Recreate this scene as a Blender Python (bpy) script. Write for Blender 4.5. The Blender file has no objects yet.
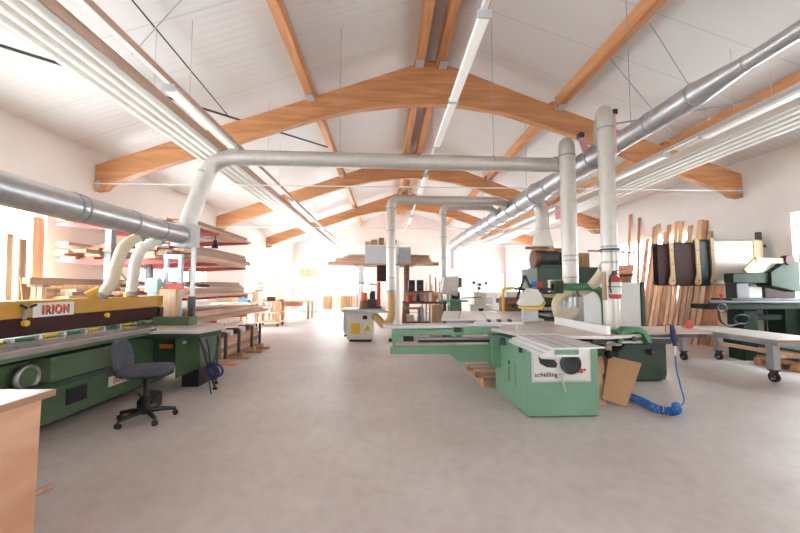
import bpy, bmesh, math, random
from mathutils import Vector, Matrix, Euler
random.seed(7)
PI = math.pi
SC = bpy.context.scene
COL = SC.collection
V = Vector

# ------------------------------------------------------------------ materials
def new_mat(name):
    m = bpy.data.materials.new(name); m.use_nodes = True
    nt = m.node_tree
    return m, nt, nt.nodes, nt.links, nt.nodes['Principled BSDF']

def paint(name, col, rough=.5, metal=0., var=.06, scale=6., bump=0., spec=.5):
    """plain finish with a faint mottling and slightly uneven gloss"""
    m, nt, N, L, b = new_mat(name)
    tc = N.new('ShaderNodeTexCoord'); no = N.new('ShaderNodeTexNoise')
    no.inputs['Scale'].default_value = scale; no.inputs['Detail'].default_value = 4
    L.new(tc.outputs['Object'], no.inputs['Vector'])
    rp = N.new('ShaderNodeValToRGB')
    rp.color_ramp.elements[0].position = .3; rp.color_ramp.elements[1].position = .7
    rp.color_ramp.elements[0].color = (*[max(0, c*(1-var)) for c in col], 1)
    rp.color_ramp.elements[1].color = (*[min(1, c*(1+var)) for c in col], 1)
    L.new(no.outputs['Fac'], rp.inputs['Fac']); L.new(rp.outputs['Color'], b.inputs['Base Color'])
    b.inputs['Roughness'].default_value = rough; b.inputs['Metallic'].default_value = metal
    b.inputs['Specular IOR Level'].default_value = spec
    if bump:
        bp = N.new('ShaderNodeBump'); bp.inputs['Strength'].default_value = bump; bp.inputs['Distance'].default_value = .01
        L.new(no.outputs['Fac'], bp.inputs['Height']); L.new(bp.outputs['Normal'], b.inputs['Normal'])
    return m

def wood(name, c1, c2, axis=1, rough=.6, fine=14., var=.32):
    """grain streaks along one axis, every board a slightly different tone"""
    m, nt, N, L, b = new_mat(name)
    tc = N.new('ShaderNodeTexCoord'); mp = N.new('ShaderNodeMapping')
    sc = [fine]*3; sc[axis] = .8
    mp.inputs['Scale'].default_value = sc
    oi = N.new('ShaderNodeObjectInfo')
    ad = N.new('ShaderNodeVectorMath'); ad.operation = 'ADD'
    ml = N.new('ShaderNodeMath'); ml.operation = 'MULTIPLY'; ml.inputs[1].default_value = 37.
    L.new(oi.outputs['Random'], ml.inputs[0])
    L.new(tc.outputs['Object'], ad.inputs[0]); L.new(ml.outputs[0], ad.inputs[1])
    L.new(ad.outputs[0], mp.inputs['Vector'])
    no = N.new('ShaderNodeTexNoise'); no.inputs['Scale'].default_value = 1.; no.inputs['Detail'].default_value = 5; no.inputs['Distortion'].default_value = .6
    L.new(mp.outputs[0], no.inputs['Vector'])
    rp = N.new('ShaderNodeValToRGB'); rp.color_ramp.elements[0].position = .32; rp.color_ramp.elements[1].position = .68
    rp.color_ramp.elements[0].color = (*c1, 1); rp.color_ramp.elements[1].color = (*c2, 1)
    L.new(no.outputs['Fac'], rp.inputs['Fac'])
    hs = N.new('ShaderNodeHueSaturation')
    mr = N.new('ShaderNodeMapRange'); mr.inputs['To Min'].default_value = 1-var; mr.inputs['To Max'].default_value = 1+var
    L.new(oi.outputs['Random'], mr.inputs['Value']); L.new(mr.outputs[0], hs.inputs['Value'])
    L.new(rp.outputs['Color'], hs.inputs['Color']); L.new(hs.outputs['Color'], b.inputs['Base Color'])
    b.inputs['Roughness'].default_value = rough
    return m

def emit(name, col, s):
    m, nt, N, L, b = new_mat(name)
    b.inputs['Base Color'].default_value = (*col, 1); b.inputs['Roughness'].default_value = .4
    b.inputs['Emission Color'].default_value = (*col, 1); b.inputs['Emission Strength'].default_value = s
    return m

M = {}
M['wall'] = paint('wall_plaster', (.80, .76, .73), .85, var=.03, scale=1.5)
M['wall_pink'] = paint('gable_plaster', (.76, .64, .60), .85, var=.03, scale=1.5)
M['white'] = paint('white_paint', (.80, .80, .79), .4, var=.03)
M['offwhite'] = paint('offwhite_paint', (.72, .70, .66), .45, var=.05)
M['grey'] = paint('grey_paint', (.33, .35, .38), .5, var=.08)
M['lightgrey'] = paint('light_grey_paint', (.55, .56, .57), .5, var=.05)
M['black'] = paint('black_plastic', (.015, .015, .017), .45, var=.2)
M['darkmetal'] = paint('dark_steel', (.07, .07, .075), .45, .5, var=.2)
M['steel'] = paint('bare_steel', (.50, .50, .51), .35, .85, var=.08)
M['alu'] = paint('aluminium', (.70, .70, .72), .38, .55, var=.05)
M['galv'] = paint('galvanised_sheet', (.52, .525, .54), .36, .75, var=.09, scale=9)
M['galv_w'] = paint('pale_galvanised_sheet', (.60, .57, .53), .38, .5, var=.05, scale=9)
M['cream'] = paint('cream_hose', (.72, .62, .45), .6, var=.05)
M['creamw'] = paint('pale_hose', (.78, .75, .68), .6, var=.05)
M['yhose'] = paint('amber_hose', (.66, .42, .16), .5, var=.1)
M['green'] = paint('pale_green_enamel', (.175, .345, .225), .42, var=.05)
M['dgreen'] = paint('dark_green_enamel', (.030, .066, .040), .45, var=.1)
M['sgreen'] = paint('sander_dark_green', (.024, .038, .027), .6, var=.12, spec=.2)
M['palechip'] = paint('pale_chipboard', (.60, .46, .37), .55, var=.08, scale=30)
M['mgreen'] = paint('machine_green_enamel', (.095, .155, .082), .5, var=.1)
M['agreen'] = paint('arm_green_enamel', (.06, .20, .09), .4, var=.08)
M['mint'] = paint('mint_enamel', (.45, .70, .58), .5)
M['ochre'] = paint('ochre_enamel', (.56, .28, .02), .45, var=.06)
M['yellow'] = paint('yellow_enamel', (.78, .50, .03), .45)
M['maroon'] = paint('maroon_enamel', (.050, .014, .013), .5, var=.12, spec=.2)
M['red'] = paint('red_enamel', (.55, .06, .05), .45)
M['orange'] = paint('orange_enamel', (.75, .16, .03), .5)
M['pink'] = paint('pink_plate', (.80, .42, .45), .5)
M['blue'] = paint('blue_plastic', (.02, .16, .50), .35)
M['navy'] = paint('navy_hose', (.015, .03, .12), .5)
M['paleblue'] = paint('pale_blue_paint', (.50, .60, .74), .5)
M['fabric'] = paint('chair_fabric', (.085, .09, .115), .95, var=.25, scale=40, bump=.3)
M['gluelam'] = wood('glulam', (.46, .195, .078), (.66, .32, .14), 0, .5, 9., .03)
M['purlin'] = wood('purlin_wood', (.49, .205, .085), (.67, .33, .145), 1, .5, 9., .04)
M['wx'] = wood('plank_x', (.42, .24, .155), (.66, .43, .30), 0)
M['wy'] = wood('plank_y', (.40, .225, .145), (.66, .43, .31), 1)
M['wz'] = wood('plank_z', (.50, .30, .18), (.70, .48, .31), 2)
M['wred'] = wood('reddish_board', (.48, .21, .10), (.66, .34, .18), 2)
M['crate'] = wood('crate_plywood', (.50, .245, .15), (.65, .38, .25), 1, .7, 6.)
M['pine'] = wood('pale_pine', (.66, .44, .27), (.80, .60, .42), 2)
M['chip'] = paint('chipboard', (.47, .27, .13), .75, var=.12, scale=60)
M['brown'] = wood('brown_wood', (.16, .07, .035), (.28, .13, .07), 0)
M['tabletop'] = paint('worn_tabletop', (.62, .57, .54), .4, .25, var=.12, scale=3)
M['bench'] = paint('bench_top', (.58, .58, .63), .2, .4, var=.1, scale=3)
M['benchedge'] = paint('bench_edge', (.30, .25, .24), .5, var=.1)
M['laminate'] = paint('white_laminate', (.74, .72, .71), .35, var=.04)
M['lamp'] = emit('tube_diffuser', (.82, .80, .76), .16)
M['panelw'] = paint('radiant_panel_white', (.84, .82, .77), .4, var=.02)
M['board_edge'] = paint('insulation_edge', (.50, .35, .27), .8)
M['belt_brown'] = paint('belt_brown', (.055, .025, .022), .8, var=.2, scale=20)
M['belt_teal'] = paint('belt_dark', (.018, .026, .030), .6, var=.2)
M['belt_tan'] = paint('belt_pale', (.36, .305, .26), .38, .3, var=.08, scale=2)
M['hanger'] = wood('hanger_ply', (.40, .25, .12), (.52, .35, .20), 2)
M['cardboard'] = paint('cardboard', (.42, .24, .12), .8, var=.1)
M['rubber'] = paint('rubber', (.03, .03, .03), .8)

def floor_mat():
    m, nt, N, L, b = new_mat('concrete_floor')
    tc = N.new('ShaderNodeTexCoord')
    n1 = N.new('ShaderNodeTexNoise'); n1.inputs['Scale'].default_value = .55; n1.inputs['Detail'].default_value = 7; n1.inputs['Roughness'].default_value = .62
    n2 = N.new('ShaderNodeTexNoise'); n2.inputs['Scale'].default_value = 9.; n2.inputs['Detail'].default_value = 6
    n3 = N.new('ShaderNodeTexNoise'); n3.inputs['Scale'].default_value = 2.6; n3.inputs['Detail'].default_value = 3
    for n in (n1, n2, n3): L.new(tc.outputs['Object'], n.inputs['Vector'])
    r1 = N.new('ShaderNodeValToRGB'); e = r1.color_ramp.elements
    e[0].position = .33; e[0].color = (.53, .465, .445, 1); e[1].position = .66; e[1].color = (.665, .61, .595, 1)
    L.new(n1.outputs['Fac'], r1.inputs['Fac'])
    r2 = N.new('ShaderNodeValToRGB'); e = r2.color_ramp.elements
    e[0].position = .36; e[0].color = (.80, .78, .76, 1); e[1].position = .56; e[1].color = (1, 1, 1, 1)
    L.new(n2.outputs['Fac'], r2.inputs['Fac'])
    mx = N.new('ShaderNodeMixRGB'); mx.blend_type = 'MULTIPLY'; mx.inputs[0].default_value = .35
    L.new(r1.outputs['Color'], mx.inputs[1]); L.new(r2.outputs['Color'], mx.inputs[2])
    # small chips and sawdust flecks
    r3 = N.new('ShaderNodeValToRGB'); e = r3.color_ramp.elements
    e[0].position = .70; e[0].color = (0, 0, 0, 1); e[1].position = .74; e[1].color = (1, 1, 1, 1)
    vo = N.new('ShaderNodeTexNoise'); vo.inputs['Scale'].default_value = 38.; vo.inputs['Detail'].default_value = 2
    L.new(tc.outputs['Object'], vo.inputs['Vector']); L.new(vo.outputs['Fac'], r3.inputs['Fac'])
    mx2 = N.new('ShaderNodeMixRGB'); mx2.inputs[2].default_value = (.66, .55, .42, 1)
    L.new(r3.outputs['Color'], mx2.inputs[0]); L.new(mx.outputs['Color'], mx2.inputs[1])
    L.new(mx2.outputs['Color'], b.inputs['Base Color'])
    rr = N.new('ShaderNodeMapRange'); rr.inputs['To Min'].default_value = .38; rr.inputs['To Max'].default_value = .62
    L.new(n3.outputs['Fac'], rr.inputs['Value']); L.new(rr.outputs[0], b.inputs['Roughness'])
    bp = N.new('ShaderNodeBump'); bp.inputs['Strength'].default_value = .12; bp.inputs['Distance'].default_value = .01
    L.new(n2.outputs['Fac'], bp.inputs['Height']); L.new(bp.outputs['Normal'], b.inputs['Normal'])
    return m

def ceil_mat():
    m, nt, N, L, b = new_mat('ceiling_sheet')
    tc = N.new('ShaderNodeTexCoord'); sx = N.new('ShaderNodeSeparateXYZ'); L.new(tc.outputs['Object'], sx.inputs[0])
    # sheet joints running up the slope, one every 1.05 m
    dv = N.new('ShaderNodeMath'); dv.operation = 'DIVIDE'; dv.inputs[1].default_value = 1.05; L.new(sx.outputs['Y'], dv.inputs[0])
    fr = N.new('ShaderNodeMath'); fr.operation = 'FRACT'; L.new(dv.outputs[0], fr.inputs[0])
    ls = N.new('ShaderNodeMath'); ls.operation = 'LESS_THAN'; ls.inputs[1].default_value = .018; L.new(fr.outputs[0], ls.inputs[0])
    mx = N.new('ShaderNodeMixRGB'); mx.inputs[1].default_value = (.69, .665, .65, 1); mx.inputs[2].default_value = (.56, .535, .52, 1)
    L.new(ls.outputs[0], mx.inputs[0]); L.new(mx.outputs['Color'], b.inputs['Base Color'])
    b.inputs['Roughness'].default_value = .42; b.inputs['Specular IOR Level'].default_value = .4
    wv = N.new('ShaderNodeTexWave'); wv.bands_direction = 'Y'; wv.inputs['Scale'].default_value = 2.2; wv.inputs['Distortion'].default_value = .3
    L.new(tc.outputs['Object'], wv.inputs['Vector'])
    bp = N.new('ShaderNodeBump'); bp.inputs['Strength'].default_value = .12; bp.inputs['Distance'].default_value = .02
    L.new(wv.outputs['Fac'], bp.inputs['Height']); L.new(bp.outputs['Normal'], b.inputs['Normal'])
    return m

def glass_mat():
    m, nt, N, L, b = new_mat('window_glass')
    N.remove(b)
    out = [n for n in N if n.type == 'OUTPUT_MATERIAL'][0]
    t = N.new('ShaderNodeBsdfTransparent'); t.inputs[0].default_value = (.95, .97, .97, 1)
    g = N.new('ShaderNodeBsdfGlossy'); g.inputs['Roughness'].default_value = .02
    f = N.new('ShaderNodeLayerWeight'); pw = N.new('ShaderNodeMath'); pw.operation = 'POWER'; pw.inputs[1].default_value = 5.
    ms = N.new('ShaderNodeMath'); ms.operation = 'MULTIPLY'; ms.inputs[1].default_value = .25
    L.new(f.outputs['Facing'], pw.inputs[0]); L.new(pw.outputs[0], ms.inputs[0])
    mx = N.new('ShaderNodeMixShader')
    L.new(ms.outputs[0], mx.inputs[0]); L.new(t.outputs[0], mx.inputs[1]); L.new(g.outputs[0], mx.inputs[2]); L.new(mx.outputs[0], out.inputs['Surface'])
    return m
M['floor'] = floor_mat(); M['ceiling'] = ceil_mat(); M['glass'] = glass_mat()

# ------------------------------------------------------------------ mesh kit
class MB:
    def __init__(s): s.bm = bmesh.new()
    def box(s, x0, x1, y0, y1, z0, z1):
        v = [s.bm.verts.new(p) for p in ((x0,y0,z0),(x1,y0,z0),(x1,y1,z0),(x0,y1,z0),(x0,y0,z1),(x1,y0,z1),(x1,y1,z1),(x0,y1,z1))]
        for f in ((0,3,2,1),(4,5,6,7),(0,1,5,4),(1,2,6,5),(2,3,7,6),(3,0,4,7)): s.bm.faces.new([v[i] for i in f])
        return s
    def obox(s, c, size, rot=(0,0,0)):
        n = len(s.bm.verts); a, b, d = [q/2 for q in size]
        s.box(-a, a, -b, b, -d, d); s.bm.verts.ensure_lookup_table()
        mt = Matrix.Translation(c) @ Euler(rot).to_matrix().to_4x4()
        for v in s.bm.verts[n:]: v.co = mt @ v.co
        return s
    def beam(s, p0, p1, w, t, side=(0,0,1)):
        """box from p0 to p1, t across 'side', w across the other way"""
        p0, p1 = V(p0), V(p1); d = (p1-p0).normalized(); sd = V(side)
        u = d.cross(sd)
        if u.length < 1e-4: u = d.cross(V((1,0,0)))
        u.normalize(); n = u.cross(d).normalized()
        vs = []
        for p in (p0, p1):
            for a, b in ((-1,-1),(1,-1),(1,1),(-1,1)): vs.append(s.bm.verts.new(p+u*a*w/2+n*b*t/2))
        for f in ((0,3,2,1),(4,5,6,7),(0,1,5,4),(1,2,6,5),(2,3,7,6),(3,0,4,7)): s.bm.faces.new([vs[i] for i in f])
        return s
    def prism(s, poly, axis, a0, a1):
        def mk(p, a):
            return {'x': (a, p[0], p[1]), 'y': (p[0], a, p[1]), 'z': (p[0], p[1], a)}[axis]
        A = [s.bm.verts.new(mk(p, a0)) for p in poly]; B = [s.bm.verts.new(mk(p, a1)) for p in poly]
        s.bm.faces.new(A); s.bm.faces.new(B[::-1])
        n = len(poly)
        for i in range(n): s.bm.faces.new((A[i], B[i], B[(i+1) % n], A[(i+1) % n]))
        return s
    def tube(s, pts, r, seg=12, caps=True, closed=False):
        pts = [V(p) for p in pts]; n = len(pts)
        rr = r if isinstance(r, (list, tuple)) else [r]*n
        T = []
        for i in range(n):
            if closed: t = pts[(i+1) % n]-pts[i-1]
            else: t = (pts[min(i+1, n-1)]-pts[max(i-1, 0)])
            T.append(t.normalized())
        up = V((0,0,1)) if abs(T[0].z) < .9 else V((1,0,0))
        u = T[0].cross(up).normalized(); rings = []
        for i in range(n):
            u = (u-T[i]*u.dot(T[i])).normalized(); w = T[i].cross(u)
            rings.append([s.bm.verts.new(pts[i]+(u*math.cos(2*PI*k/seg)+w*math.sin(2*PI*k/seg))*rr[i]) for k in range(seg)])
        for i in range(n if closed else n-1):
            a, b = rings[i], rings[(i+1) % n]
            for k in range(seg): s.bm.faces.new((a[k], a[(k+1) % seg], b[(k+1) % seg], b[k]))
        if caps and not closed:
            s.bm.faces.new(rings[0][::-1]); s.bm.faces.new(rings[-1])
        return s
    def cyl(s, p0, p1, r, r2=None, seg=16): return s.tube([p0, p1], [r, r if r2 is None else r2], seg)
    def ring(s, c, axis, R, r, seg=24, sub=8):
        ax = V(axis).normalized(); u = ax.orthogonal().normalized(); w = ax.cross(u); c = V(c)
        return s.tube([c+(u*math.cos(2*PI*k/seg)+w*math.sin(2*PI*k/seg))*R for k in range(seg)], r, sub, closed=True)
    def sph(s, c, r, sc=(1,1,1), seg=14):
        mt = Matrix.Translation(c) @ Matrix.Diagonal((*[q*r for q in sc], 1))
        bmesh.ops.create_uvsphere(s.bm, u_segments=seg, v_segments=seg//2+2, radius=1, matrix=mt); return s
    def lathe(s, c, axis, prof, seg=24):
        ax = V(axis).normalized(); c = V(c)
        return s.tube_profile(c, ax, prof, seg)
    def tube_profile(s, c, ax, prof, seg):
        u = ax.orthogonal().normalized(); w = ax.cross(u); rings = []
        for r, h in prof:
            rings.append([s.bm.verts.new(c+ax*h+(u*math.cos(2*PI*k/seg)+w*math.sin(2*PI*k/seg))*max(r, 1e-4)) for k in range(seg)])
        for a, b in zip(rings, rings[1:]):
            for k in range(seg): s.bm.faces.new((a[k], a[(k+1) % seg], b[(k+1) % seg], b[k]))
        s.bm.faces.new(rings[0][::-1]); s.bm.faces.new(rings[-1]); return s

def smooth(pts, n=8):
    """Catmull-Rom through the points"""
    pts = [V(p) for p in pts]; P = [2*pts[0]-pts[1]]+pts+[2*pts[-1]-pts[-2]]; out = []
    for i in range(1, len(P)-2):
        for k in range(n):
            t = k/n; a, b, c, d = P[i-1], P[i], P[i+1], P[i+2]
            out.append(.5*((2*b)+(c-a)*t+(2*a-5*b+4*c-d)*t*t+(3*b-a-3*c+d)*t**3))
    return out+[pts[-1]]

def fillet(pts, R, n=7):
    """polyline with rounded corners"""
    pts = [V(p) for p in pts]; out = [pts[0]]
    for i in range(1, len(pts)-1):
        a, b, c = pts[i-1], pts[i], pts[i+1]
        d1 = (a-b).normalized(); d2 = (c-b).normalized(); q = min(R, (a-b).length*.49, (c-b).length*.49)
        s, e = b+d1*q, b+d2*q
        for k in range(n+1):
            t = k/n; out.append((1-t)**2*s+2*t*(1-t)*b+t*t*e)
    return out+[pts[-1]]

LOC = {}
def finish(mb, name, mat, loc, bev=0., ang=35):
    bm = mb.bm
    bmesh.ops.recalc_face_normals(bm, faces=bm.faces)
    bmesh.ops.translate(bm, verts=bm.verts, vec=-V(loc))
    me = bpy.data.meshes.new(name); bm.to_mesh(me); bm.free()
    me.materials.append(M[mat] if isinstance(mat, str) else mat)
    for p in me.polygons: p.use_smooth = True
    me.set_sharp_from_angle(angle=math.radians(ang))
    o = bpy.data.objects.new(name, me); COL.objects.link(o)
    if bev:
        b = o.modifiers.new('bevel', 'BEVEL'); b.width = bev; b.segments = 2; b.limit_method = 'ANGLE'; b.angle_limit = math.radians(40)
    return o

def tag(o, label, cat, group=None, kind=None):
    o['label'] = label; o['category'] = cat
    if group: o['group'] = group
    if kind: o['kind'] = kind
    return o
def thing(name, label, cat, loc=(0,0,0), group=None):
    o = bpy.data.objects.new(name, None); o.empty_display_size = .2; COL.objects.link(o)
    o.location = loc; LOC[o.name] = V(loc)
    return tag(o, label, cat, group)
def part(name, mb, mat, parent, bev=0., label=None, ang=35):
    loc = LOC[parent.name]
    o = finish(mb, name, mat, loc, bev, ang); o.parent = parent; LOC[o.name] = loc
    if label: o['label'] = label
    return o
def solo(name, mb, mat, label, cat, group=None, bev=0., ang=35):
    xs = [v.co.x for v in mb.bm.verts]; ys = [v.co.y for v in mb.bm.verts]; zs = [v.co.z for v in mb.bm.verts]
    loc = V(((min(xs)+max(xs))/2, (min(ys)+max(ys))/2, min(zs)))
    o = finish(mb, name, mat, loc, bev, ang); o.location = loc; LOC[o.name] = loc
    return tag(o, label, cat, group)
def struct(name, mb, mat, parent=None):
    o = finish(mb, name, mat, LOC[parent.name] if parent else V((0,0,0)))
    LOC[o.name] = V((0,0,0))
    if parent: o.parent = parent
    else: o['kind'] = 'structure'
    return o
def dup(root, loc, label, group=None, rotz=None):
    r = root.copy(); COL.objects.link(r); r.location = loc; r['label'] = label
    if group: r['group'] = group
    if rotz is not None: r.rotation_euler = (0, 0, rotz)
    for ch in list(root.children):
        c = ch.copy(); COL.objects.link(c); c.parent = r
        for g in list(ch.children):
            d = g.copy(); COL.objects.link(d); d.parent = c
    return r
def lettering(name, s, size, mat, parent, loc, rot, ext=.002, bold=0., sx=1., spc=1.):
    cu = bpy.data.curves.new(name, 'FONT'); cu.body = s; cu.size = size; cu.extrude = ext; cu.offset = bold
    cu.space_character = spc; cu.align_x = 'CENTER'; cu.align_y = 'CENTER'
    t = bpy.data.objects.new(name+'_curve', cu); COL.objects.link(t)
    bpy.context.view_layer.update()
    me = bpy.data.meshes.new_from_object(t.evaluated_get(bpy.context.evaluated_depsgraph_get()))
    bpy.data.objects.remove(t); bpy.data.curves.remove(cu)
    me.transform(Matrix.Translation(V(loc)-LOC[parent.name]) @ Euler(rot).to_matrix().to_4x4() @ Matrix.Diagonal((sx, 1, 1, 1)))
    me.materials.clear(); me.materials.append(M[mat])
    o = bpy.data.objects.new(name, me); COL.objects.link(o); o.parent = parent; LOC[o.name] = LOC[parent.name]
    return o

# ------------------------------------------------------------------ the hall
XL, XR, YF, YB, XRIDGE = -6.4, 8.4, -6.0, 24.6, 1.0
ZE, ZR = 4.42, 6.97
SL = (ZR-ZE)/(XR-XRIDGE)
def zc(x): return ZR-SL*abs(x-XRIDGE)
T = .3
struct('floor', MB().box(XL-T, XR+T, YF-T, YB+T, -.2, 0), 'floor')
struct('ceiling_left', MB().prism([(XL-T, zc(XL-T)), (XRIDGE, ZR), (XRIDGE, ZR+.2), (XL-T, zc(XL-T)+.2)], 'y', YF-T, YB+T), 'ceiling')
struct('ceiling_right', MB().prism([(XRIDGE, ZR), (XR+T, zc(XR+T)), (XR+T, zc(XR+T)+.2), (XRIDGE, ZR+.2)], 'y', YF-T, YB+T), 'ceiling')

def wall_with(openings, lo, hi, ztop, put):
    """openings: (a0,a1,z0,z1) sorted; put(a0,a1,z0,z1) adds a block"""
    a = lo
    for a0, a1, z0, z1 in openings:
        put(a, a0, 0, ztop); put(a0, a1, 0, z0); put(a0, a1, z1, ztop); a = a1
    put(a, hi, 0, ztop)
WL = [(-5.4,-2.4,1.0,3.02), (3.1,6.9,1.0,3.02), (9.3,12.9,1.0,3.02), (16.5,18.5,.25,3.0), (20.7,23.8,.9,2.95)]
WR = [(-5.4,-2.4,1.0,3.0), (5.5,6.98,1.05,3.0), (9.4,12.4,1.05,3.0), (15.6,18.6,1.05,3.0), (20.6,23.6,1.05,3.0)]
WB = [(-4.68,-2.95,1.0,2.78), (-2.72,-1.05,1.0,2.78)]
mb = MB(); wall_with(WL, YF-T, YB+T, ZE+.05, lambda a, b, c, d: mb.box(XL-T, XL, a, b, c, d)); struct('wall_left', mb, 'wall')
mb = MB(); wall_with(WR, YF-T, YB+T, ZE+.05, lambda a, b, c, d: mb.box(XR, XR+T, a, b, c, d)); struct('wall_right', mb, 'wall')
mb = MB(); wall_with(WB, XL, XR, 4.42, lambda a, b, c, d: mb.box(a, b, YB, YB+T, c, d))
mb.prism([(XL, 4.42), (XR, 4.42), (XRIDGE, ZR)], 'y', YB, YB+T); struct('wall_back', mb, 'wall_pink')
mb = MB(); mb.prism([(XL, 0), (XR, 0), (XR, 4.42), (XRIDGE, ZR), (XL, 4.42)], 'y', YF-T, YF); struct('wall_front', mb, 'wall')

WN = [0]
def window(plane, pos, a0, a1, z0, z1, n):
    """frame set in the middle of the wall, n lights, glass panes"""
    WN[0] += 1
    s = -1 if plane == 'L' else 1
    def blk(m, p, q, z, w, d0, d1):
        if plane == 'B': m.box(p, q, pos+d0, pos+d1, z, w)
        else: m.box(min(pos+s*d0, pos+s*d1), max(pos+s*d0, pos+s*d1), p, q, z, w)
    f = MB(); w = .07
    blk(f, a0, a1, z0, z0+w, .12, .19); blk(f, a0, a1, z1-w, z1, .12, .19)
    blk(f, a0, a0+w, z0+w, z1-w, .12, .19); blk(f, a1-w, a1, z0+w, z1-w, .12, .19)
    st = (a1-a0)/n
    fo = struct('window_%d' % WN[0], f, 'white')
    for k in range(1, n):
        mu = MB(); blk(mu, a0+st*k-.035, a0+st*k+.035, z0+w, z1-w, .12, .19); struct('mullion', mu, 'white', fo)
    for k in range(n):
        g = MB(); blk(g, a0+st*k+.04, a0+st*(k+1)-.04, z0+w, z1-w, .15, .156); struct('pane', g, 'glass', fo)
    si = MB(); blk(si, a0-.04, a1+.04, z0-.04, z0, -.05, .12); struct('sill', si, 'white', fo)
    # sky portal in the opening
    ld = bpy.data.lights.new('sky_portal', 'AREA'); ld.shape = 'RECTANGLE'; ld.size = a1-a0; ld.size_y = z1-z0
    ld.cycles.is_portal = True
    lo = bpy.data.objects.new('sky_portal', ld); COL.objects.link(lo)
    c = (a0+a1)/2; zc_ = (z0+z1)/2
    if plane == 'B': lo.location = (c, pos+.22, zc_); d = V((0, -1, 0))
    else: lo.location = (pos+s*.22, c, zc_); d = V((-s, 0, 0))
    lo.rotation_euler = d.to_track_quat('-Z', 'Z').to_euler()
for a0, a1, z0, z1 in WL: window('L', XL, a0, a1, z0, z1, 3)
for a0, a1, z0, z1 in WR: window('R', XR, a0, a1, z0, z1, 3)
for a0, a1, z0, z1 in WB: window('B', YB, a0, a1, z0, z1, 2)

# ------------------------------------------------------------------ timber arches, purlins, rods
BOT = [(-6.38,3.56),(-6.17,3.60),(-6.06,3.72),(-5.65,3.90),(-4.8,4.20),(-3.77,4.55),(-3.0,4.83),(-2.27,5.07),(-1.52,5.32),(-.61,5.53),(.32,5.65),(1.05,5.69),(1.8,5.65),(2.69,5.52),(3.49,5.29),(4.5,4.96),(5.54,4.58),(6.5,4.22),(7.5,3.88),(8.0,3.72),(8.15,3.60),(8.38,3.56)]
TOP = [(8.38,4.12),(5.9,4.97),(3.5,5.83),(1.6,6.55),(1.05,6.70),(.5,6.55),(-2.0,5.66),(-4.2,4.90),(-6.38,4.14)]
for k, (y, lab) in enumerate(((8.0, 'largest laminated timber roof arch, the nearest one spanning over the big machines'),
                              (13.6, 'middle laminated timber roof arch, half hidden behind the long cross duct'),
                              (19.2, 'laminated timber roof arch closest to the gable wall at the back'))):
    t = thing('timber_arch', lab, 'roof beam', (1.0, y, 3.5), 'laminated timber roof arches')
    part('arch_rib', MB().prism(BOT+TOP, 'y', y-.09, y+.09), 'gluelam', t)
    part('tie_rod', MB().cyl((XL+.02, y-.10, 3.72), (XR-.02, y-.10, 3.72), .016, seg=8), 'white', t, label='thin white steel tie rod')
    for x in (XL+.1, XR-.1):
        part('anchor_plate', MB().box(x-.05, x+.05, y-.105, y-.091, 3.65, 3.79), 'steel', t)
    for x in (.76, 1.30, -1.72, 4.02):
        part('hanger_bracket', MB().box(x-.09, x+.09, y-.12, y-.09, zc(x)-.34, zc(x)-.20).box(x-.09, x+.09, y-.35, y-.09, zc(x)-.355, zc(x)-.34), 'lightgrey', t)
bays = [(-5.9, 7.91), (8.09, 13.51), (13.69, 19.11), (19.29, 24.58)]
names = ['nearest bay', 'second bay', 'third bay', 'gable bay']
def purlin(x, w, h, y0, y1, lab):
    t = thing('roof_purlin', lab, 'roof beam', (x, (y0+y1)/2, zc(x)-.35), 'roof purlins between the arches')
    z1 = zc(abs(x-XRIDGE)+w/2+XRIDGE)-.01
    part('timber', MB().box(x-w/2, x+w/2, y0, y1, z1-h, z1), 'purlin', t)
    for yy in (y0+.12,):
        part('end_block', MB().box(x-w/2-.03, x+w/2+.03, yy-.1, yy+.35, z1-h-.06, z1-.02), 'gluelam', t)
for (y0, y1), nm in zip(bays, names):
    purlin(.78, .17, .30, y0, y1, f'ridge purlin of the {nm}, on the side of the board racks')
    purlin(1.24, .17, .30, y0, y1, f'ridge purlin of the {nm}, on the side of the main duct')
    purlin(-1.72, .16, .26, y0, y1, f'orange purlin of the {nm}, slope above the board racks')
    purlin(4.02, .16, .26, y0, y1, f'orange purlin of the {nm} on the slope above the main duct')
    purlin(6.75, .16, .24, y0, y1, f'orange purlin of the {nm} low above the hanging belts')
def rod(a, b, r, lab, mat='darkmetal', name='bracing_rod'):
    o = MB().cyl(a, b, r, seg=8)
    return solo(name, o, mat, lab, 'rod', 'roof bracing rods')
rod((-5.9, 3.5, 4.46), (-1.72, 10.9, 5.78), .024, 'dark diagonal bracing rod under the roof slope above the board racks')
rod((-3.40, 4.0, 5.32), (-3.5, 7.88, 5.24), .012, 'thin dark cable running to the big arch above the strip light')
rod((-3.9, 5.4, 5.02), (-1.8, 4.2, 5.80), .008, 'thin grey wire crossing the thin dark cable near the ridge', 'grey')
rod((5.3, 7.85, 5.25), (8.0, 4.0, 4.36), .020, 'pale diagonal bracing rod on the slope above the wide radiant panel', 'grey')
rod((4.15, 5.2, 5.60), (6.95, 7.0, 4.72), .009, 'long thin wire crossing the slope beside the main duct', 'grey')
rod((4.10, 6.1, 5.62), (6.85, 7.8, 4.74), .009, 'short thin wire on the slope just before the big arch', 'grey')

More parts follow.
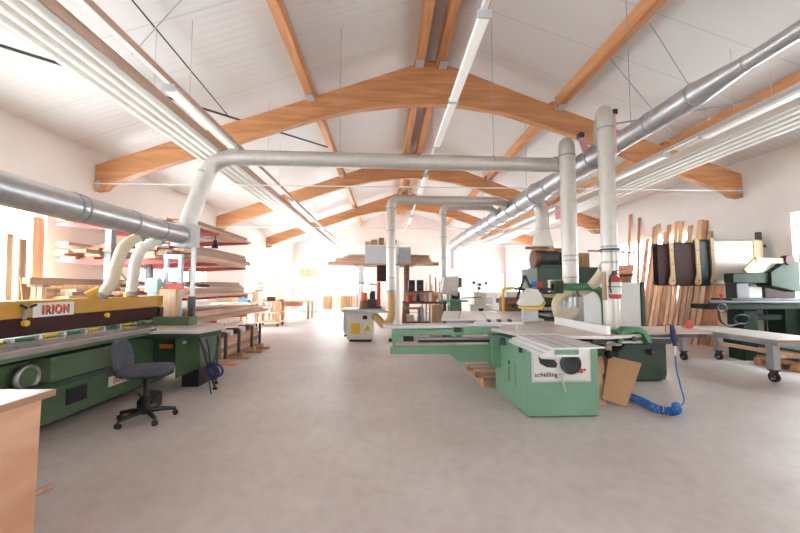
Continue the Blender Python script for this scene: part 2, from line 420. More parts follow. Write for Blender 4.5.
# ------------------------------------------------------------------ radiant panels and light tracks
def radiant(x0, x1, z, lab, inner, y0=-5.0, y1=23.5):
    xc = (x0+x1)/2; w = x1-x0
    t = thing('radiant_panel', lab, 'heater', (xc, 9, z), 'ceiling radiant heating strips')
    prof = []; n = 4; st = w/n
    prof.append((x0, z+.06)); prof.append((x0, z))
    for k in range(n):
        a = x0+st*k
        for q, dz in ((.15, 0), (.30, -.030), (.45, -.040), (.60, -.040), (.75, -.030), (.90, 0)):
            prof.append((a+st*q, z+dz))
    prof += [(x1, z), (x1, z+.06)]
    part('ribbed_panel', MB().prism(prof, 'y', y0, y1), 'panelw', t, ang=25)
    for sx in (x0-.012, x1):
        part('edge_board', MB().box(sx, sx+.012, y0, y1, z+.0, z+.13), inner, t)
    y = y0+1.2
    while y < y1:
        for sx in (x0+.03, x1-.03):
            part('hanger_wire', MB().cyl((sx, y, z+.06), (sx, y, zc(sx)-.005), .004, seg=6), 'lightgrey', t)
        part('cross_strap', MB().box(x0, x1, y-.02, y+.02, z+.06, z+.085), 'steel', t)
        y += 4.6
radiant(-3.58, -2.98, 3.90, 'long white ribbed radiant heating strip above the edge sander', 'board_edge')
radiant(5.62, 6.34, 3.92, 'long white ribbed radiant heating strip above the sheet trolley', 'panelw')
def track(x, z, lab, y0, y1):
    t = thing('light_track', lab, 'light track', (x, 9, z), 'suspended light tracks')
    part('rail', MB().box(x-.03, x+.03, y0, y1, z+.05, z+.11), 'white', t)
    part('cover_strip', MB().box(x+.031, x+.045, y0, y1, z+.05, z+.12), 'board_edge', t, label='brown cover strip')
    y = y0+.8
    while y < y1:
        part('hanger_wire', MB().cyl((x, y, z+.11), (x, y, zc(x)-.004), .004, seg=6), 'lightgrey', t)
        y += 5.6
track(-2.68, 3.90, 'suspended white light track above the board rack aisle', -4, 20)
track(1.08, 4.46, 'suspended white light track under the roof ridge', -4, 20)
track(5.22, 3.92, 'suspended white light track between main duct and radiant strip', -4, 20)
def striplight(x, z, y, lab):
    t = thing('strip_light', lab, 'light', (x, y, z), 'white strip lights on the tracks')
    part('housing', MB().prism([(x-.075,z+.0),(x-.05,z+.048),(x+.05,z+.048),(x+.075,z+.0)], 'y', y-.9, y+.9), 'white', t)
    part('diffuser', MB().prism([(x-.07,z-.002),(x+.07,z-.002),(x+.055,z-.035),(x-.055,z-.035)], 'y', y-.88, y+.88), 'lamp', t)
    for e in (-.92, .90):
        part('end_cap', MB().box(x-.078, x+.078, y+e, y+e+.02, z-.04, z+.049), 'lightgrey', t)
    return t
sl = striplight(-2.68, 3.90, 5.25, 'white strip light hanging beside the radiant strip, before the big arch')
k = 0
WHERE = {-2.68: 'on the track over the board rack aisle', 1.08: 'on the ridge track', 5.22: 'on the track beside the main duct'}
ORD = ['nearest', 'second', 'third', 'fourth', 'fifth', 'sixth']
for x, z, ys in ((-2.68, 3.90, (10.9, 16.5)), (1.08, 4.46, (4.62, 6.46, 10.3, 15.8)), (5.22, 3.92, (4.6, 7.2, 10.9, 16.5))):
    for i, y in enumerate(ys):
        o = ORD[i+1] if x < 0 else ORD[i]
        dup(sl, (x, y, z), f'white strip light {WHERE[x]}, {o} from the camera')

# ------------------------------------------------------------------ extraction ducts
def collars(m_list, parent, r, mat='galv', wd=.02):
    for p, d in m_list:
        p = V(p); d = V(d).normalized()
        part('collar', MB().cyl(p-d*wd, p+d*wd, r*1.05, seg=24), mat, parent)
def wire(parent, p, top=None):
    part('hanger_wire', MB().cyl(p, (p[0], p[1], zc(p[0])-.004 if top is None else top), .006, seg=6), 'grey', parent)

DX, DZ = 3.63, 3.71
t = thing('main_duct', 'big tapering galvanised extraction duct running the length of the hall', 'duct', (DX, 9, DZ))
secs = [(.2, .078), (3.3, .078), (3.9, .145), (5.3, .145), (5.9, .20), (7.6, .20), (8.3, .25), (12.5, .25), (13.2, .29), (18.6, .29)]
for (a, ra), (b, rb) in zip(secs, secs[1:]):
    part('duct_section' if ra == rb else 'reducer', MB().tube([(DX, a, DZ), (DX, b, DZ)], [ra, rb], 28), 'galv', t)
for y, r in ((1.6,.078),(3.3,.078),(3.9,.145),(4.6,.145),(5.3,.145),(5.9,.20),(7.6,.20),(8.3,.25),(9.1,.25),(9.9,.25),(10.7,.25),(11.6,.25),(12.5,.25),(13.2,.29),(14.8,.29),(16.4,.29)):
    part('collar', MB().cyl((DX, y-.012, DZ), (DX, y+.012, DZ), r*1.05, seg=28), 'grey', t)
part('end_bend', MB().tube(fillet([(DX, 18.6, DZ), (DX, 19.3, DZ), (DX, 19.3, 2.5)], .45), .29, 24), 'galv_w', t)
for y in (2.4, 5.0, 8.9, 13.0, 17.0): wire(t, (DX, y, DZ+.1))

t = thing('cross_duct', 'long horizontal duct crossing the hall to the main duct', 'duct', (0, 6.4, 3.78))
cz = 3.785
part('pipe', MB().tube(fillet([(-3.40, 6.16, 2.53), (-3.10, 6.36, cz), (3.40, 6.5, cz-.02)], .42, 9), .137, 24), 'galv_w', t)
for x in (-2.66, -2.5, -1.25, -.8, .6, 2.0, 3.2):
    part('collar', MB().cyl((x-.012, 6.4+(x+3)*.015, cz), (x+.012, 6.4+(x+3)*.015, cz), .143, seg=24), 'grey', t)
for x in (-.85, 2.0): wire(t, (x, 6.42, cz+.13))
part('clamp_ring', MB().tube([(-3.19,6.31,3.44),(-3.18,6.315,3.47)], .144, 24), 'grey', t)

def drop(name, lab, x, y, z0, z1, r, branch, bands, mat='galv_w', gate=True):
    t = thing(name, lab, 'pipe', (x, y, z0), 'vertical extraction pipes')
    part('riser', MB().tube(fillet([(x, y, z0), (x, y, z1), *branch], .22), r, 22), mat, t)
    for z in bands: part('band', MB().cyl((x, y, z-.012), (x, y, z+.012), r*1.06, seg=22), 'grey', t)
    return t
t = drop('extraction_pipe', 'thick white vertical pipe carrying the red fire extinguisher', 3.14, 4.85, .66, 4.02, .105, [(3.32, 5.2, 4.02), (3.52, 5.6, 3.86)], (3.72, 2.02, 1.95, 1.80))
part('pink_gate', MB().beam((3.33, 4.93, 3.98), (3.33, 4.93, 3.40), .03, .03, (0,1,0)), 'pink', t, label='pink slide gate')
part('gate_latch', MB().box(3.31, 3.37, 4.90, 4.97, 3.98, 4.05), 'darkmetal', t)
t = drop('extraction_pipe', 'white vertical pipe rising beside the overhead saw guard', 3.10, 5.85, 1.42, 3.96, .125, [(3.28, 6.25, 3.96), (3.5, 6.7, 3.83)], (3.70, 1.98, 1.90, 1.62))
part('pink_gate', MB().beam((3.30, 5.75, 4.0), (3.52, 5.95, 3.72), .10, .05, (0,1,0)), 'pink', t, label='pink slide gate')
part('gate_latch', MB().box(3.25, 3.33, 5.70, 5.80, 3.98, 4.06), 'darkmetal', t)
part('lower_sleeve', MB().cyl((3.10, 5.85, 1.12), (3.10, 5.85, 1.5), .115, seg=22), 'galv', t)
t = drop('extraction_pipe', 'vertical pipe with long horizontal run serving the white spindle moulder', .13, 9.4, 1.38, 3.80, .12, [(3.1, 9.45, 3.80), (3.45, 9.9, 3.76)], (3.55, 2.95, 2.5, 1.7))
t = drop('extraction_pipe', 'thin vertical pipe with horizontal run serving the green mortiser', 1.65, 10.2, 1.75, 3.82, .105, [(3.0, 10.25, 3.82), (3.45, 10.8, 3.74)], (3.55, 2.9, 2.3), 'galv_w')
part('mouth', MB().tube(fillet([(1.65, 10.2, 1.78), (1.65, 10.2, 1.6), (1.95, 10.2, 1.42)], .15), .10, 18), 'galv', t)
t = thing('extraction_pipe', 'short pipe with flared hood above the dark green planer', 'pipe', (3.94, 8.75, 2.4), 'vertical extraction pipes')
part('riser', MB().tube(fillet([(3.94, 8.75, 2.85), (3.94, 8.75, 3.55), (3.66, 9.2, 3.70)], .25), .165, 22), 'galv_w', t)
part('flare', MB().tube([(3.94, 8.75, 2.45), (3.94, 8.75, 2.88)], [.27, .165], 22), 'creamw', t)
part('tag_plate', MB().box(4.22, 4.5, 8.60, 8.63, 3.14, 3.46), 'pink', t, label='pink hanging plate')
part('tag_wire', MB().cyl((4.36, 8.61, 3.46), (4.1, 8.70, 3.56), .012, seg=6), 'grey', t)

t = thing('sander_duct', 'thick galvanised duct running above the edge sander to its collector box', 'duct', (-3.43, 3, 2.33))
part('pipe', MB().cyl((-3.43, -1.0, 2.33), (-3.43, 6.0, 2.33), .155, seg=28), 'galv', t)
for y in (2.0, 3.02, 3.95, 4.05, 4.85, 5.45): part('collar', MB().cyl((-3.43, y-.012, 2.33), (-3.43, y+.012, 2.33), .162, seg=28), 'grey', t)
part('collector_box', MB().box(-3.58, -3.25, 6.0, 6.30, 2.14, 2.525), 'lightgrey', t, .008)
part('post', MB().box(-3.30, -3.245, 6.13, 6.19, 1.30, 2.14), 'galv', t)
part('lower_post', MB().box(-3.32, -3.235, 6.12, 6.20, .844, 1.30), 'darkmetal', t)
for y in (.2, 1.6): wire(t, (-3.43, y, 2.48), 3.86)
def hose(name, pts, r, mat, lab, group=None, rib=60):
    P = smooth(pts, 14); n = len(P)
    rr = [r*(1+.05*math.sin(i*PI)) if False else r*(1.04 if i % 2 else .97) for i in range(n)]
    t = thing(name, lab, 'hose', tuple(P[0]), group)
    part('flexible_tube', MB().tube(P, rr, 18), mat, t, ang=60)
    d = (P[1]-P[0]).normalized(); part('clamp', MB().cyl(P[0]+d*.01, P[0]+d*.07, r*1.1, seg=18), 'grey', t)
    d = (P[-2]-P[-1]).normalized(); part('clamp', MB().cyl(P[-1]+d*.01, P[-1]+d*.07, r*1.1, seg=18), 'grey', t)
    return t
t = hose('suction_hose', [(-3.82, 4.93, 1.34), (-3.68, 4.92, 1.52), (-3.62, 4.93, 1.80), (-3.58, 4.99, 2.02), (-3.46, 5.16, 2.20)], .072, 'cream', 'cream flexible suction hose rising from the ochre beam, nearer to the white sign', 'suction hoses of the edge sander')
part('elbow_stub', MB().cyl((-3.93, 4.86, 1.315), (-3.82, 4.94, 1.40), .085, seg=18), 'ochre', t)
t = hose('suction_hose', [(-3.84, 5.52, 1.36), (-3.74, 5.42, 1.6), (-3.66, 5.34, 1.86), (-3.60, 5.42, 2.06), (-3.46, 5.62, 2.20)], .072, 'creamw', 'paler flexible suction hose, the one nearer to the collector box', 'suction hoses of the edge sander')
part('elbow_stub', MB().cyl((-3.86, 5.54, 1.315), (-3.85, 5.53, 1.39), .085, seg=18), 'ochre', t)

# ------------------------------------------------------------------ edge sander along the window wall
t = thing('edge_sander', 'very long green sanding machine with ochre and maroon pressure beam', 'machine', (-3.8, 3.8, 0))
part('base_body', MB().box(-4.45, -3.44, -.2, 6.0, .06, .74), 'mgreen', t, .01)
part('plinth', MB().box(-4.40, -3.56, -.1, 5.9, 0, .06), 'black', t)  # black puts the shade along the base's bottom edge into the colour
part('bench', MB().box(-3.72, -3.22, -.2, 5.2, .872, .90), 'bench', t, .004)
part('bench_edge', MB().box(-3.22, -3.20, -.2, 5.0, .845, .898), 'benchedge', t, .004)
part('bench_rail', MB().box(-3.44, -3.24, -.2, 5.2, .80, .872), 'mgreen', t, .004)
for y in (1.5, 3.0, 4.5): part('bench_bracket', MB().prism([(-3.44,.80),(-3.24,.80),(-3.24,.77),(-3.44,.55)], 'y', y-.02, y+.02), 'mgreen', t)
part('rear_bench', MB().box(-4.40, -3.70, -.2, 6.1, .74, .895), 'mgreen', t)
part('pressure_beam', MB().box(-4.05, -3.80, -.2, 6.15, .94, 1.13), 'maroon', t, .006)
part('top_beam', MB().box(-4.05, -3.805, -.2, 6.15, 1.13, 1.31), 'ochre', t, .006)
for ya in (.2, 5.2): part('beam_column', MB().box(-4.35, -4.06, ya, ya+.85, .872, 1.25), 'mgreen', t)
part('end_roller', MB().cyl((-3.86, 6.16, 1.12), (-3.86, 6.16, 1.31), .09, seg=20), 'ochre', t)
part('end_block', MB().box(-4.02, -3.80, 6.10, 6.26, .88, 1.12), 'maroon', t)
part('cross_strip', MB().box(-3.80, -3.75, -.2, 6.1, .896, .912), 'agreen', t)
for k in range(12):
    y = 2.6+k*.29
    part('support_roller', MB().cyl((-3.73, y, .922), (-3.73, y+.17, .922), .017, seg=12), 'yellow' if k % 2 else 'agreen', t)
    part('roller_holder', MB().box(-3.78, -3.71, y-.06, y-.02, .90, .938), 'lightgrey', t)
sg = part('sign', MB().box(-3.806, -3.798, 4.0, 4.50, 1.125, 1.28), 'white', t, label='white sign with orange lettering')
lettering('letter_shadow', 'IRION', .135, 'black', t, (-3.797, 4.272, 1.194), (PI/2, 0, PI/2), .0005, .006, .80, 1.22)
lettering('letters', 'IRION', .135, 'orange', t, (-3.795, 4.258, 1.202), (PI/2, 0, PI/2), .001, .005, .80, 1.22)
for y in (3.91, 5.0):
    part('knob', MB().cyl((-3.80, y, 1.075), (-3.765, y, 1.075), .032, seg=18), 'yellow', t)
cl = part('clamp_handle', MB().cyl((-3.805, 3.91, 1.12), (-3.775, 3.91, 1.25), .022, seg=12), 'grey', t)
part('grip', MB().cyl((-3.77, 3.84, 1.265), (-3.77, 3.90, 1.235), .014, seg=10).cyl((-3.77, 3.92, 1.235), (-3.77, 4.0, 1.265), .014, seg=10), 'black', cl)
# tray, hand wheel, hatch, small sign
part('drawer_box', MB().box(-3.44, -3.22, 3.6, 4.38, .53, .77), 'mgreen', t, .008)
part('drawer_lip', MB().box(-3.24, -3.205, 3.58, 4.40, .735, .775), 'mgreen', t, .004)
part('drawer_rail', MB().box(-3.44, -3.20, 3.3, 4.5, .48, .53), 'dgreen', t)
w = part('hand_wheel', MB().ring((-3.33, 3.49, .61), (1,0,0), .105, .022, 32, 10), 'steel', t)
part('wheel_disc', MB().cyl((-3.44, 3.49, .61), (-3.325, 3.49, .61), .09, seg=28), 'mgreen', w)
part('hatch', MB().box(-3.46, -3.432, 4.04, 4.30, .18, .35), 'black', t)
sg = part('small_sign', MB().box(-3.445, -3.434, 4.62, 5.08, .215, .335), 'white', t, label='white sign with dark orange lettering')
lettering('letters', 'IRION', .115, 'orange', t, (-3.432, 4.83, .275), (PI/2, 0, PI/2), .001, .004, .80, 1.15)
# extension table at the end of the machine
part('extension_top', MB().prism([(-3.70,5.02),(-2.55,5.02),(-2.45,5.55),(-2.75,6.2),(-3.70,6.6)], 'z', .815, .843), 'tabletop', t, .004)
part('extension_frame', MB().prism([(-3.60,5.05),(-2.58,5.05),(-2.49,5.53),(-2.78,6.15),(-3.60,6.52)], 'z', .75, .814), 'dgreen', t)
part('raised_fence', MB().box(-3.72, -3.15, 5.85, 6.1, .844, .975), 'mgreen', t, .006)
part('end_cabinet', MB().prism([(-3.04,.75),(-2.69,.75),(-2.67,.29),(-3.02,.15)], 'y', 5.3, 5.95), 'mgreen', t, .008)
part('cabinet_switch', MB().cyl((-2.90, 5.30, .66), (-2.90, 5.28, .66), .025, seg=14), 'white', t)
part('cabinet_foot', MB().box(-2.98, -2.74, 5.4, 5.9, 0, .25), 'black', t)
part('motor_housing', MB().box(-3.43, -3.05, 5.45, 6.0, .30, .74), 'dgreen', t, .01)
part('warning_strip', MB().box(-3.34, -3.14, 5.442, 5.45, .55, .61), 'orange', t)
for x0, x1, y in ((-2.59,-2.43,5.10),(-2.48,-2.56,5.40)):
    part('brace_leg', MB().cyl((x0, y, .752), (x1, y+.15, .02), .015, seg=8), 'darkmetal', t)
    part('brace_foot', MB().cyl((x1, y+.15, 0), (x1, y+.15, .03), .03, seg=12), 'rubber', t)
part('brace_bar', MB().cyl((-2.58, 5.12, .70), (-2.55, 5.5, .22), .012, seg=8).cyl((-2.50, 5.5, .70), (-2.47, 5.22, .25), .012, seg=8), 'darkmetal', t)
for k in range(3):
    pts = [(-2.36+.03*k+.10*math.sin(a)*(.5+.2*k), 4.97-.06*math.cos(a), .30+.10*math.cos(a)+.02*k) for a in [2*PI*i/24 for i in range(24)]]
    tt = MB().tube(pts, .016, 8, closed=True)
    if k == 0: coil = tt
    else: coil.tube(pts, .016, 8, closed=True)
coil.tube(smooth([(-2.45,5.0,.75),(-2.40,4.98,.6),(-2.38,4.97,.40)], 6), .012, 8)
coil.tube(smooth([(-2.38,4.97,.2),(-2.37,4.98,.1),(-2.36,5.0,.008)], 6), .008, 8)
solo('coiled_hose', coil, 'navy', 'dark blue hose coil hanging at the end of the sander table', 'hose')

# control mast, boxes behind the sander end
t = thing('control_mast', 'pale blue control frame with mint box behind the sander end', 'control panel', (-3.75, 6.6, 0))
for xa in (-4.02, -3.77): part('mast', MB().box(xa, xa+.065, 6.58, 6.64, 0, 2.05), 'paleblue', t)
for z in (1.72, 1.965): part('cross_plate', MB().box(-4.02, -3.70, 6.56, 6.58, z, z+.085), 'paleblue', t)
part('mint_box', MB().box(-4.26, -4.04, 6.45, 6.60, 1.36, 1.62), 'mint', t, .01)
part('mint_stem', MB().box(-4.24, -4.08, 6.50, 6.56, .87, 1.36), 'offwhite', t)
part('red_plate', MB().box(-3.98, -3.64, 6.53, 6.56, 1.42, 1.52), 'red', t)
part('wood_box', MB().box(-3.98, -3.70, 6.42, 6.57, .90, 1.42), 'wz', t)

# stool-like work chair
def make_chair():
    t = thing('work_chair', 'grey swivel work chair with five-star base beside the sander', 'chair', (0, 0, 0))
    s = MB(); n = 28
    prof = [(.0,.50),(.20,.50),(.235,.52),(.245,.55),(.23,.575),(.15,.585),(0,.58)]
    rings = []
    def sup(a, r): # rounded square outline
        c, q = math.cos(a), math.sin(a); k = 1/(abs(c)**3.2+abs(q)**3.2)**(1/3.2); return r*k*c, r*k*q
    for r, z in prof:
        rings.append([s.bm.verts.new((*sup(2*PI*i/n, max(r, .002)), z)) for i in range(n)])
    for a, b in zip(rings, rings[1:]):
        for i in range(n): s.bm.faces.new((a[i], a[(i+1) % n], b[(i+1) % n], b[i]))
    s.bm.faces.new(rings[0][::-1]); s.bm.faces.new(rings[-1])
    part('seat', s, 'fabric', t, ang=60)
    b = MB(); rows = []
    for j in range(9):
        v = j/8; z = .545+.33*v; hw = .20*(1-.45*(v-.35)**2*2.2)*(1-.25*max(0, v-.8)*5)*(1-.25*max(0, .15-v)*5)
        row = []
        for i in range(9):
            u = i/8*2-1; row.append((-.235-.05*v+.05*u*u, u*hw, z))
        rows.append(row)
    F = [[b.bm.verts.new(p) for p in r] for r in rows]; K = [[b.bm.verts.new((p[0]-.05, p[1], p[2])) for p in r] for r in rows]
    for j in range(8):
        for i in range(8):
            b.bm.faces.new((F[j][i], F[j][i+1], F[j+1][i+1], F[j+1][i])); b.bm.faces.new((K[j][i], K[j+1][i], K[j+1][i+1], K[j][i+1]))
    for i in range(8):
        b.bm.faces.new((F[0][i], K[0][i], K[0][i+1], F[0][i+1])); b.bm.faces.new((F[8][i], F[8][i+1], K[8][i+1], K[8][i]))
        b.bm.faces.new((F[i][0], F[i+1][0], K[i+1][0], K[i][0])); b.bm.faces.new((F[i][8], K[i][8], K[i+1][8], F[i+1][8]))
    part('backrest', b, 'fabric', t, .012, ang=60)
    part('back_bracket', MB().tube(fillet([(-.08,0,.48),(-.30,0,.47),(-.335,0,.66)], .08), .018, 10), 'black', t)
    part('under_plate', MB().box(-.16,.14,-.10,.10,.465,.502), 'black', t, .005)
    part('lever', MB().cyl((.02,-.10,.48),(.05,-.24,.46), .008, seg=8), 'black', t)
    part('gas_column', MB().cyl((0,0,.12),(0,0,.47), .028, seg=16).cyl((0,0,.10),(0,0,.27), .038, seg=16), 'black', t)
    hub = part('star_base', MB().cyl((0,0,.07),(0,0,.13), .05, seg=18), 'black', t)
    for k in range(5):
        a = 2*PI*k/5+.35; c, q = math.cos(a), math.sin(a)
        part('star_leg', MB().tube([(c*.03,q*.03,.10),(c*.16,q*.16,.095),(c*.28,q*.28,.075)], [.028,.024,.018], 10), 'black', t)
        cs = part('caster', MB().cyl((c*.28-q*.022,q*.28+c*.022,.028),(c*.28+q*.022,q*.28-c*.022,.028), .028, seg=16), 'rubber', t)
        part('caster_stem', MB().cyl((c*.28,q*.28,.03),(c*.28,q*.28,.08), .009, seg=8), 'darkmetal', cs)
    return t
ch = make_chair(); ch.location = (-2.64, 4.1, 0); ch.rotation_euler = (0, 0, math.radians(12))
t = thing('foot_pedal', 'black foot pedal box on the floor behind the swivel chair', 'pedal', (-2.86, 4.5, 0))
part('pedal_box', MB().prism([(4.41,0),(4.61,0),(4.61,.17),(4.41,.11)], 'x', -2.95, -2.77), 'black', t, .01)
part('pedal_plate', MB().obox((-2.86, 4.51, .155), (.14, .17, .012), (.29, 0, 0)), 'darkmetal', t)
part('cable', MB().tube(smooth([(-2.9,4.61,.05),(-3.0,4.8,.012),(-3.2,4.9,.012),(-3.4,5.1,.012)], 6), .009, 8), 'black', t)
# crate on wheels in the near corner
t = thing('wooden_crate', 'tall plywood crate with worn white top in the near corner', 'crate', (-2.1, 1.3, 0))
part('side_panel', MB().box(-1.665, -1.645, .52, 1.80, .04, .92), 'crate', t, .003)
part('side_panel', MB().box(-2.60, -2.58, .52, 1.80, .04, .92), 'crate', t, .003)
part('end_panel', MB().box(-2.58, -1.666, 1.78, 1.80, .04, .92), 'crate', t, .003)
part('end_panel', MB().box(-2.58, -1.666, .52, .54, .04, .92), 'crate', t, .003)
part('bottom_panel', MB().box(-2.58, -1.666, .54, 1.78, 0, .06), 'crate', t)
part('lid', MB().box(-2.66, -1.642, .46, 1.855, .92, .95), 'laminate', t, .004)
part('lid_edge', MB().box(-1.642, -1.630, .46, 1.855, .918, .948), 'crate', t)
part('stub_handle', MB().cyl((-1.66, 1.80, .475), (-1.645, 1.87, .475), .014, seg=12), 'wx', t, label='short wooden stub')
part('batten', MB().box(-1.644, -1.63, .9, 1.55, .66, .69), 'wred', t)

# ------------------------------------------------------------------ panel saw in the middle
t = thing('panel_saw', 'pale green sliding table panel saw in the middle of the floor', 'machine', (2.0, 4.6, 0))
part('base_cabinet', MB().box(1.57, 2.40, 3.98, 5.12, .012, .80), 'green', t, .012)
part('plinth', MB().box(1.60, 2.37, 4.01, 5.09, 0, .012), 'black', t)
fp = part('front_panel', MB().box(1.645, 2.285, 3.955, 3.982, .415, .80), 'offwhite', t, .004, label='off-white front panel')
part('panel_rim', MB().box(1.625, 1.645, 3.965, 3.982, .40, .80).box(2.285, 2.305, 3.965, 3.982, .40, .80).box(1.625, 2.305, 3.965, 3.982, .395, .415), 'lightgrey', t)
ph = [(1.70+.10*0, .66)]
win = [(1.70, .68), (1.73, .655), (1.88, .645), (1.915, .60), (1.90, .555), (1.80, .56), (1.72, .60)]
part('window_slot', MB().prism(win, 'y', 3.948, 3.957), 'black', fp)
dl = part('hand_wheel', MB().cyl((2.06, 3.93, .60), (2.06, 3.956, .60), .112, seg=32), 'black', fp)
part('wheel_rim', MB().ring((2.06, 3.928, .60), (0,1,0), .105, .012, 32, 8), 'darkmetal', dl)
part('wheel_grip', MB().cyl((2.10, 3.932, .665), (2.10, 3.89, .665), .014, seg=12), 'black', dl)
part('red_button', MB().box(2.13, 2.195, 3.925, 3.957, .50, .545), 'red', fp, .006)
part('red_button', MB().cyl((2.225, 3.945, .53), (2.225, 3.957, .53), .014, seg=14), 'red', fp)
part('lever', MB().cyl((1.955, 3.94, .475), (1.985, 3.925, .30), .010, seg=10), 'steel', fp)
part('lever_boss', MB().cyl((1.955, 3.925, .475), (1.955, 3.957, .475), .024, seg=14), 'steel', fp)
lettering('letters', 'schelling', .072, 'black', fp, (1.785, 3.952, .478), (PI/2, 0, 0), .001, .0009, 1., 1.06)
lettering('side_letters', 'schelling', .055, 'black', t, (1.567, 4.53, .36), (PI/2, -PI/2, -PI/2), .001, .001)
part('side_mark', MB().box(1.564, 1.571, 4.505, 4.555, .48, .52), 'black', t)
part('side_slot', MB().box(1.558, 1.572, 4.30, 4.37, .25, .52), 'green', t, .006)
# main cast table
part('cast_table', MB().prism([(2.05,4.02),(2.55,3.98),(3.10,4.16),(3.10,5.15),(2.45,6.05),(1.55,6.05),(1.30,5.35),(1.30,5.2),(1.60,4.22),(2.05,4.22)], 'z', .862, .90), 'tabletop', t, .003)
part('table_rib', MB().prism([(2.42,4.10),(3.02,4.24),(3.02,5.1),(2.42,5.9),(1.62,5.9),(1.62,4.3),(2.42,4.3)], 'z', .79, .862), 'darkmetal', t)
part('extension_wing', MB().box(3.10, 4.06, 4.30, 4.96, .872, .898), 'palechip', t, .003)
part('wing_frame', MB().box(3.12, 4.02, 4.33, 4.93, .83, .872), 'darkmetal', t)
part('wing_leg', MB().box(2.66, 2.76, 4.74, 4.82, 0, .79), 'green', t)
part('wing_leg', MB().box(2.86, 2.93, 4.55, 4.62, 0, .79), 'pine', t)
# rip fence
f = part('rip_fence', MB().box(2.57, 2.62, 4.08, 5.3, .902, 1.0), 'alu', t, .003)
part('fence_face', MB().box(2.55, 2.569, 4.06, 5.32, .902, 1.005), 'laminate', f)
br = part('fence_carriage', MB().prism([(2.70,.80),(2.745,.80),(2.82,.90),(2.92,.935),(3.02,.90),(3.07,.80),(3.12,.80),(3.06,.94),(2.98,.985),(2.82,.985),(2.75,.94)], 'y', 4.08, 4.20), 'agreen', t, .008)
part('carriage_plate', MB().box(2.62, 2.99, 4.14, 4.30, .902, .945), 'agreen', br, .01)
part('carriage_lock', MB().cyl((2.90, 4.07, .85), (2.90, 4.13, .85), .03, seg=14), 'darkmetal', br)
part('guide_bar', MB().cyl((2.35, 4.16, .80), (3.05, 4.16, .80), .018, seg=10), 'steel', t)
# front rail of the sliding table
prof = [(1.46,.80),(1.46,.835),(1.50,.84),(1.50,.86),(1.56,.865),(1.56,.888),(2.06,.890),(2.06,.878),(1.88,.872),(1.88,.80)]
sr = part('sliding_rail', MB().prism(prof, 'y', 3.30, 4.22), 'alu', t, .002)
part('rail_groove', MB().box(1.66, 1.68, 3.299, 4.2, .889, .8915).box(1.80, 1.82, 3.299, 4.2, .889, .8915), 'grey', sr)
part('rail_end_cap', MB().box(1.58, 1.80, 3.28, 3.301, .825, .868), 'green', sr, .004)
part('rail_knob', MB().cyl((1.52, 4.0, .80), (1.52, 4.0, .72), .022, seg=14), 'black', sr)
part('rail_knob', MB().cyl((1.50, 4.55, .80), (1.50, 4.55, .715), .03, .045, seg=14), 'black', sr)
# crosscut carriage reaching out over the floor
part('outrigger', MB().prism([(.06,.545),(.06,.635),(1.57,.655),(1.57,.43),(.99,.43),(.88,.535)], 'y', 4.90, 5.02), 'green', t, .006)
part('outrigger_plate', MB().box(1.45, 1.57, 4.86, 5.06, .36, .80), 'green', t, .005)
part('guide_tube', MB().cyl((.30, 4.93, .745), (1.58, 4.93, .745), .022, seg=14), 'steel', t)
part('tube_end', MB().cyl((.24, 4.93, .745), (.38, 4.93, .745), .038, seg=16), 'black', t)
part('lower_tube', MB().cyl((.45, 4.98, .70), (1.58, 4.98, .70), .016, seg=12), 'darkmetal', t)
part('tube_bracket', MB().box(.08, .22, 4.90, 5.06, .70, .86).box(.09, .13, 4.92, 4.97, .60, .72), 'green', t, .004)
part('carriage_beam', MB().box(.12, 1.35, 4.88, 5.02, .80, .875), 'green', t, .006)
part('carriage_block', MB().box(1.05, 1.55, 4.80, 4.99, .82, .91), 'green', t, .012)
part('carriage_top', MB().box(-.04, 1.62, 4.94, 5.24, .885, .925), 'alu', t, .003)
part('carriage_groove', MB().box(-.04, 1.62, 5.05, 5.065, .924, .9265).box(-.04, 1.62, 5.14, 5.155, .924, .9265), 'grey', t)
part('bracket_bolt', MB().cyl((.06, 4.89, .73), (.06, 4.96, .73), .025, seg=12), 'black', t)
part('stop_block', MB().box(.93, 1.03, 4.86, 4.94, .84, .90), 'darkmetal', t)
part('cross_fence', MB().box(1.25, 1.95, 4.98, 5.03, .928, .965), 'alu', t, .003)
for x in (1.45, 1.6, 1.75): part('fence_stop', MB().box(x-.02, x+.02, 4.96, 5.05, .965, 1.0), 'darkmetal', t)
part('table_lamp_post', MB().cyl((1.72, 4.62, .90), (1.72, 4.62, .975), .02, seg=10), 'steel', t)
# overhead guard and its arm
ar = part('guard_arm', MB().tube(fillet([(3.46, 5.5, .0), (3.46, 5.5, 1.46), (2.62, 5.5, 1.46)], .30, 9), .058, 18), 'agreen', t)
part('arm_clamp', MB().box(2.62, 2.76, 5.42, 5.58, 1.36, 1.56), 'dgreen', ar, .01)
part('arm_rod', MB().cyl((2.35, 5.5, 1.42), (2.66, 5.5, 1.42), .022, seg=10).cyl((2.45, 5.5, 1.36), (2.66, 5.5, 1.36), .016, seg=10), 'darkmetal', ar)
hd = part('blade_guard', MB().prism([(2.06,1.20),(2.10,1.16),(2.40,1.16),(2.46,1.26),(2.36,1.42),(2.22,1.44)], 'y', 5.43, 5.57), 'offwhite', t, .01, label='off-white saw blade guard')
part('guard_lip', MB().prism([(2.09,1.155),(2.40,1.155),(2.45,1.25),(2.47,1.21),(2.41,1.10),(2.10,1.12)], 'y', 5.41, 5.59), 'yellow', hd, .006)
part('guard_nose', MB().box(2.13, 2.37, 5.47, 5.53, .92, 1.12), 'lightgrey', hd)
part('lamp_frame', MB().beam((2.08,5.6,1.26),(2.22,5.6,1.64),.035,.035).beam((2.22,5.6,1.64),(2.33,5.6,1.40),.035,.035).beam((2.05,5.6,1.42),(2.33,5.6,1.42),.03,.03), 'black', t)
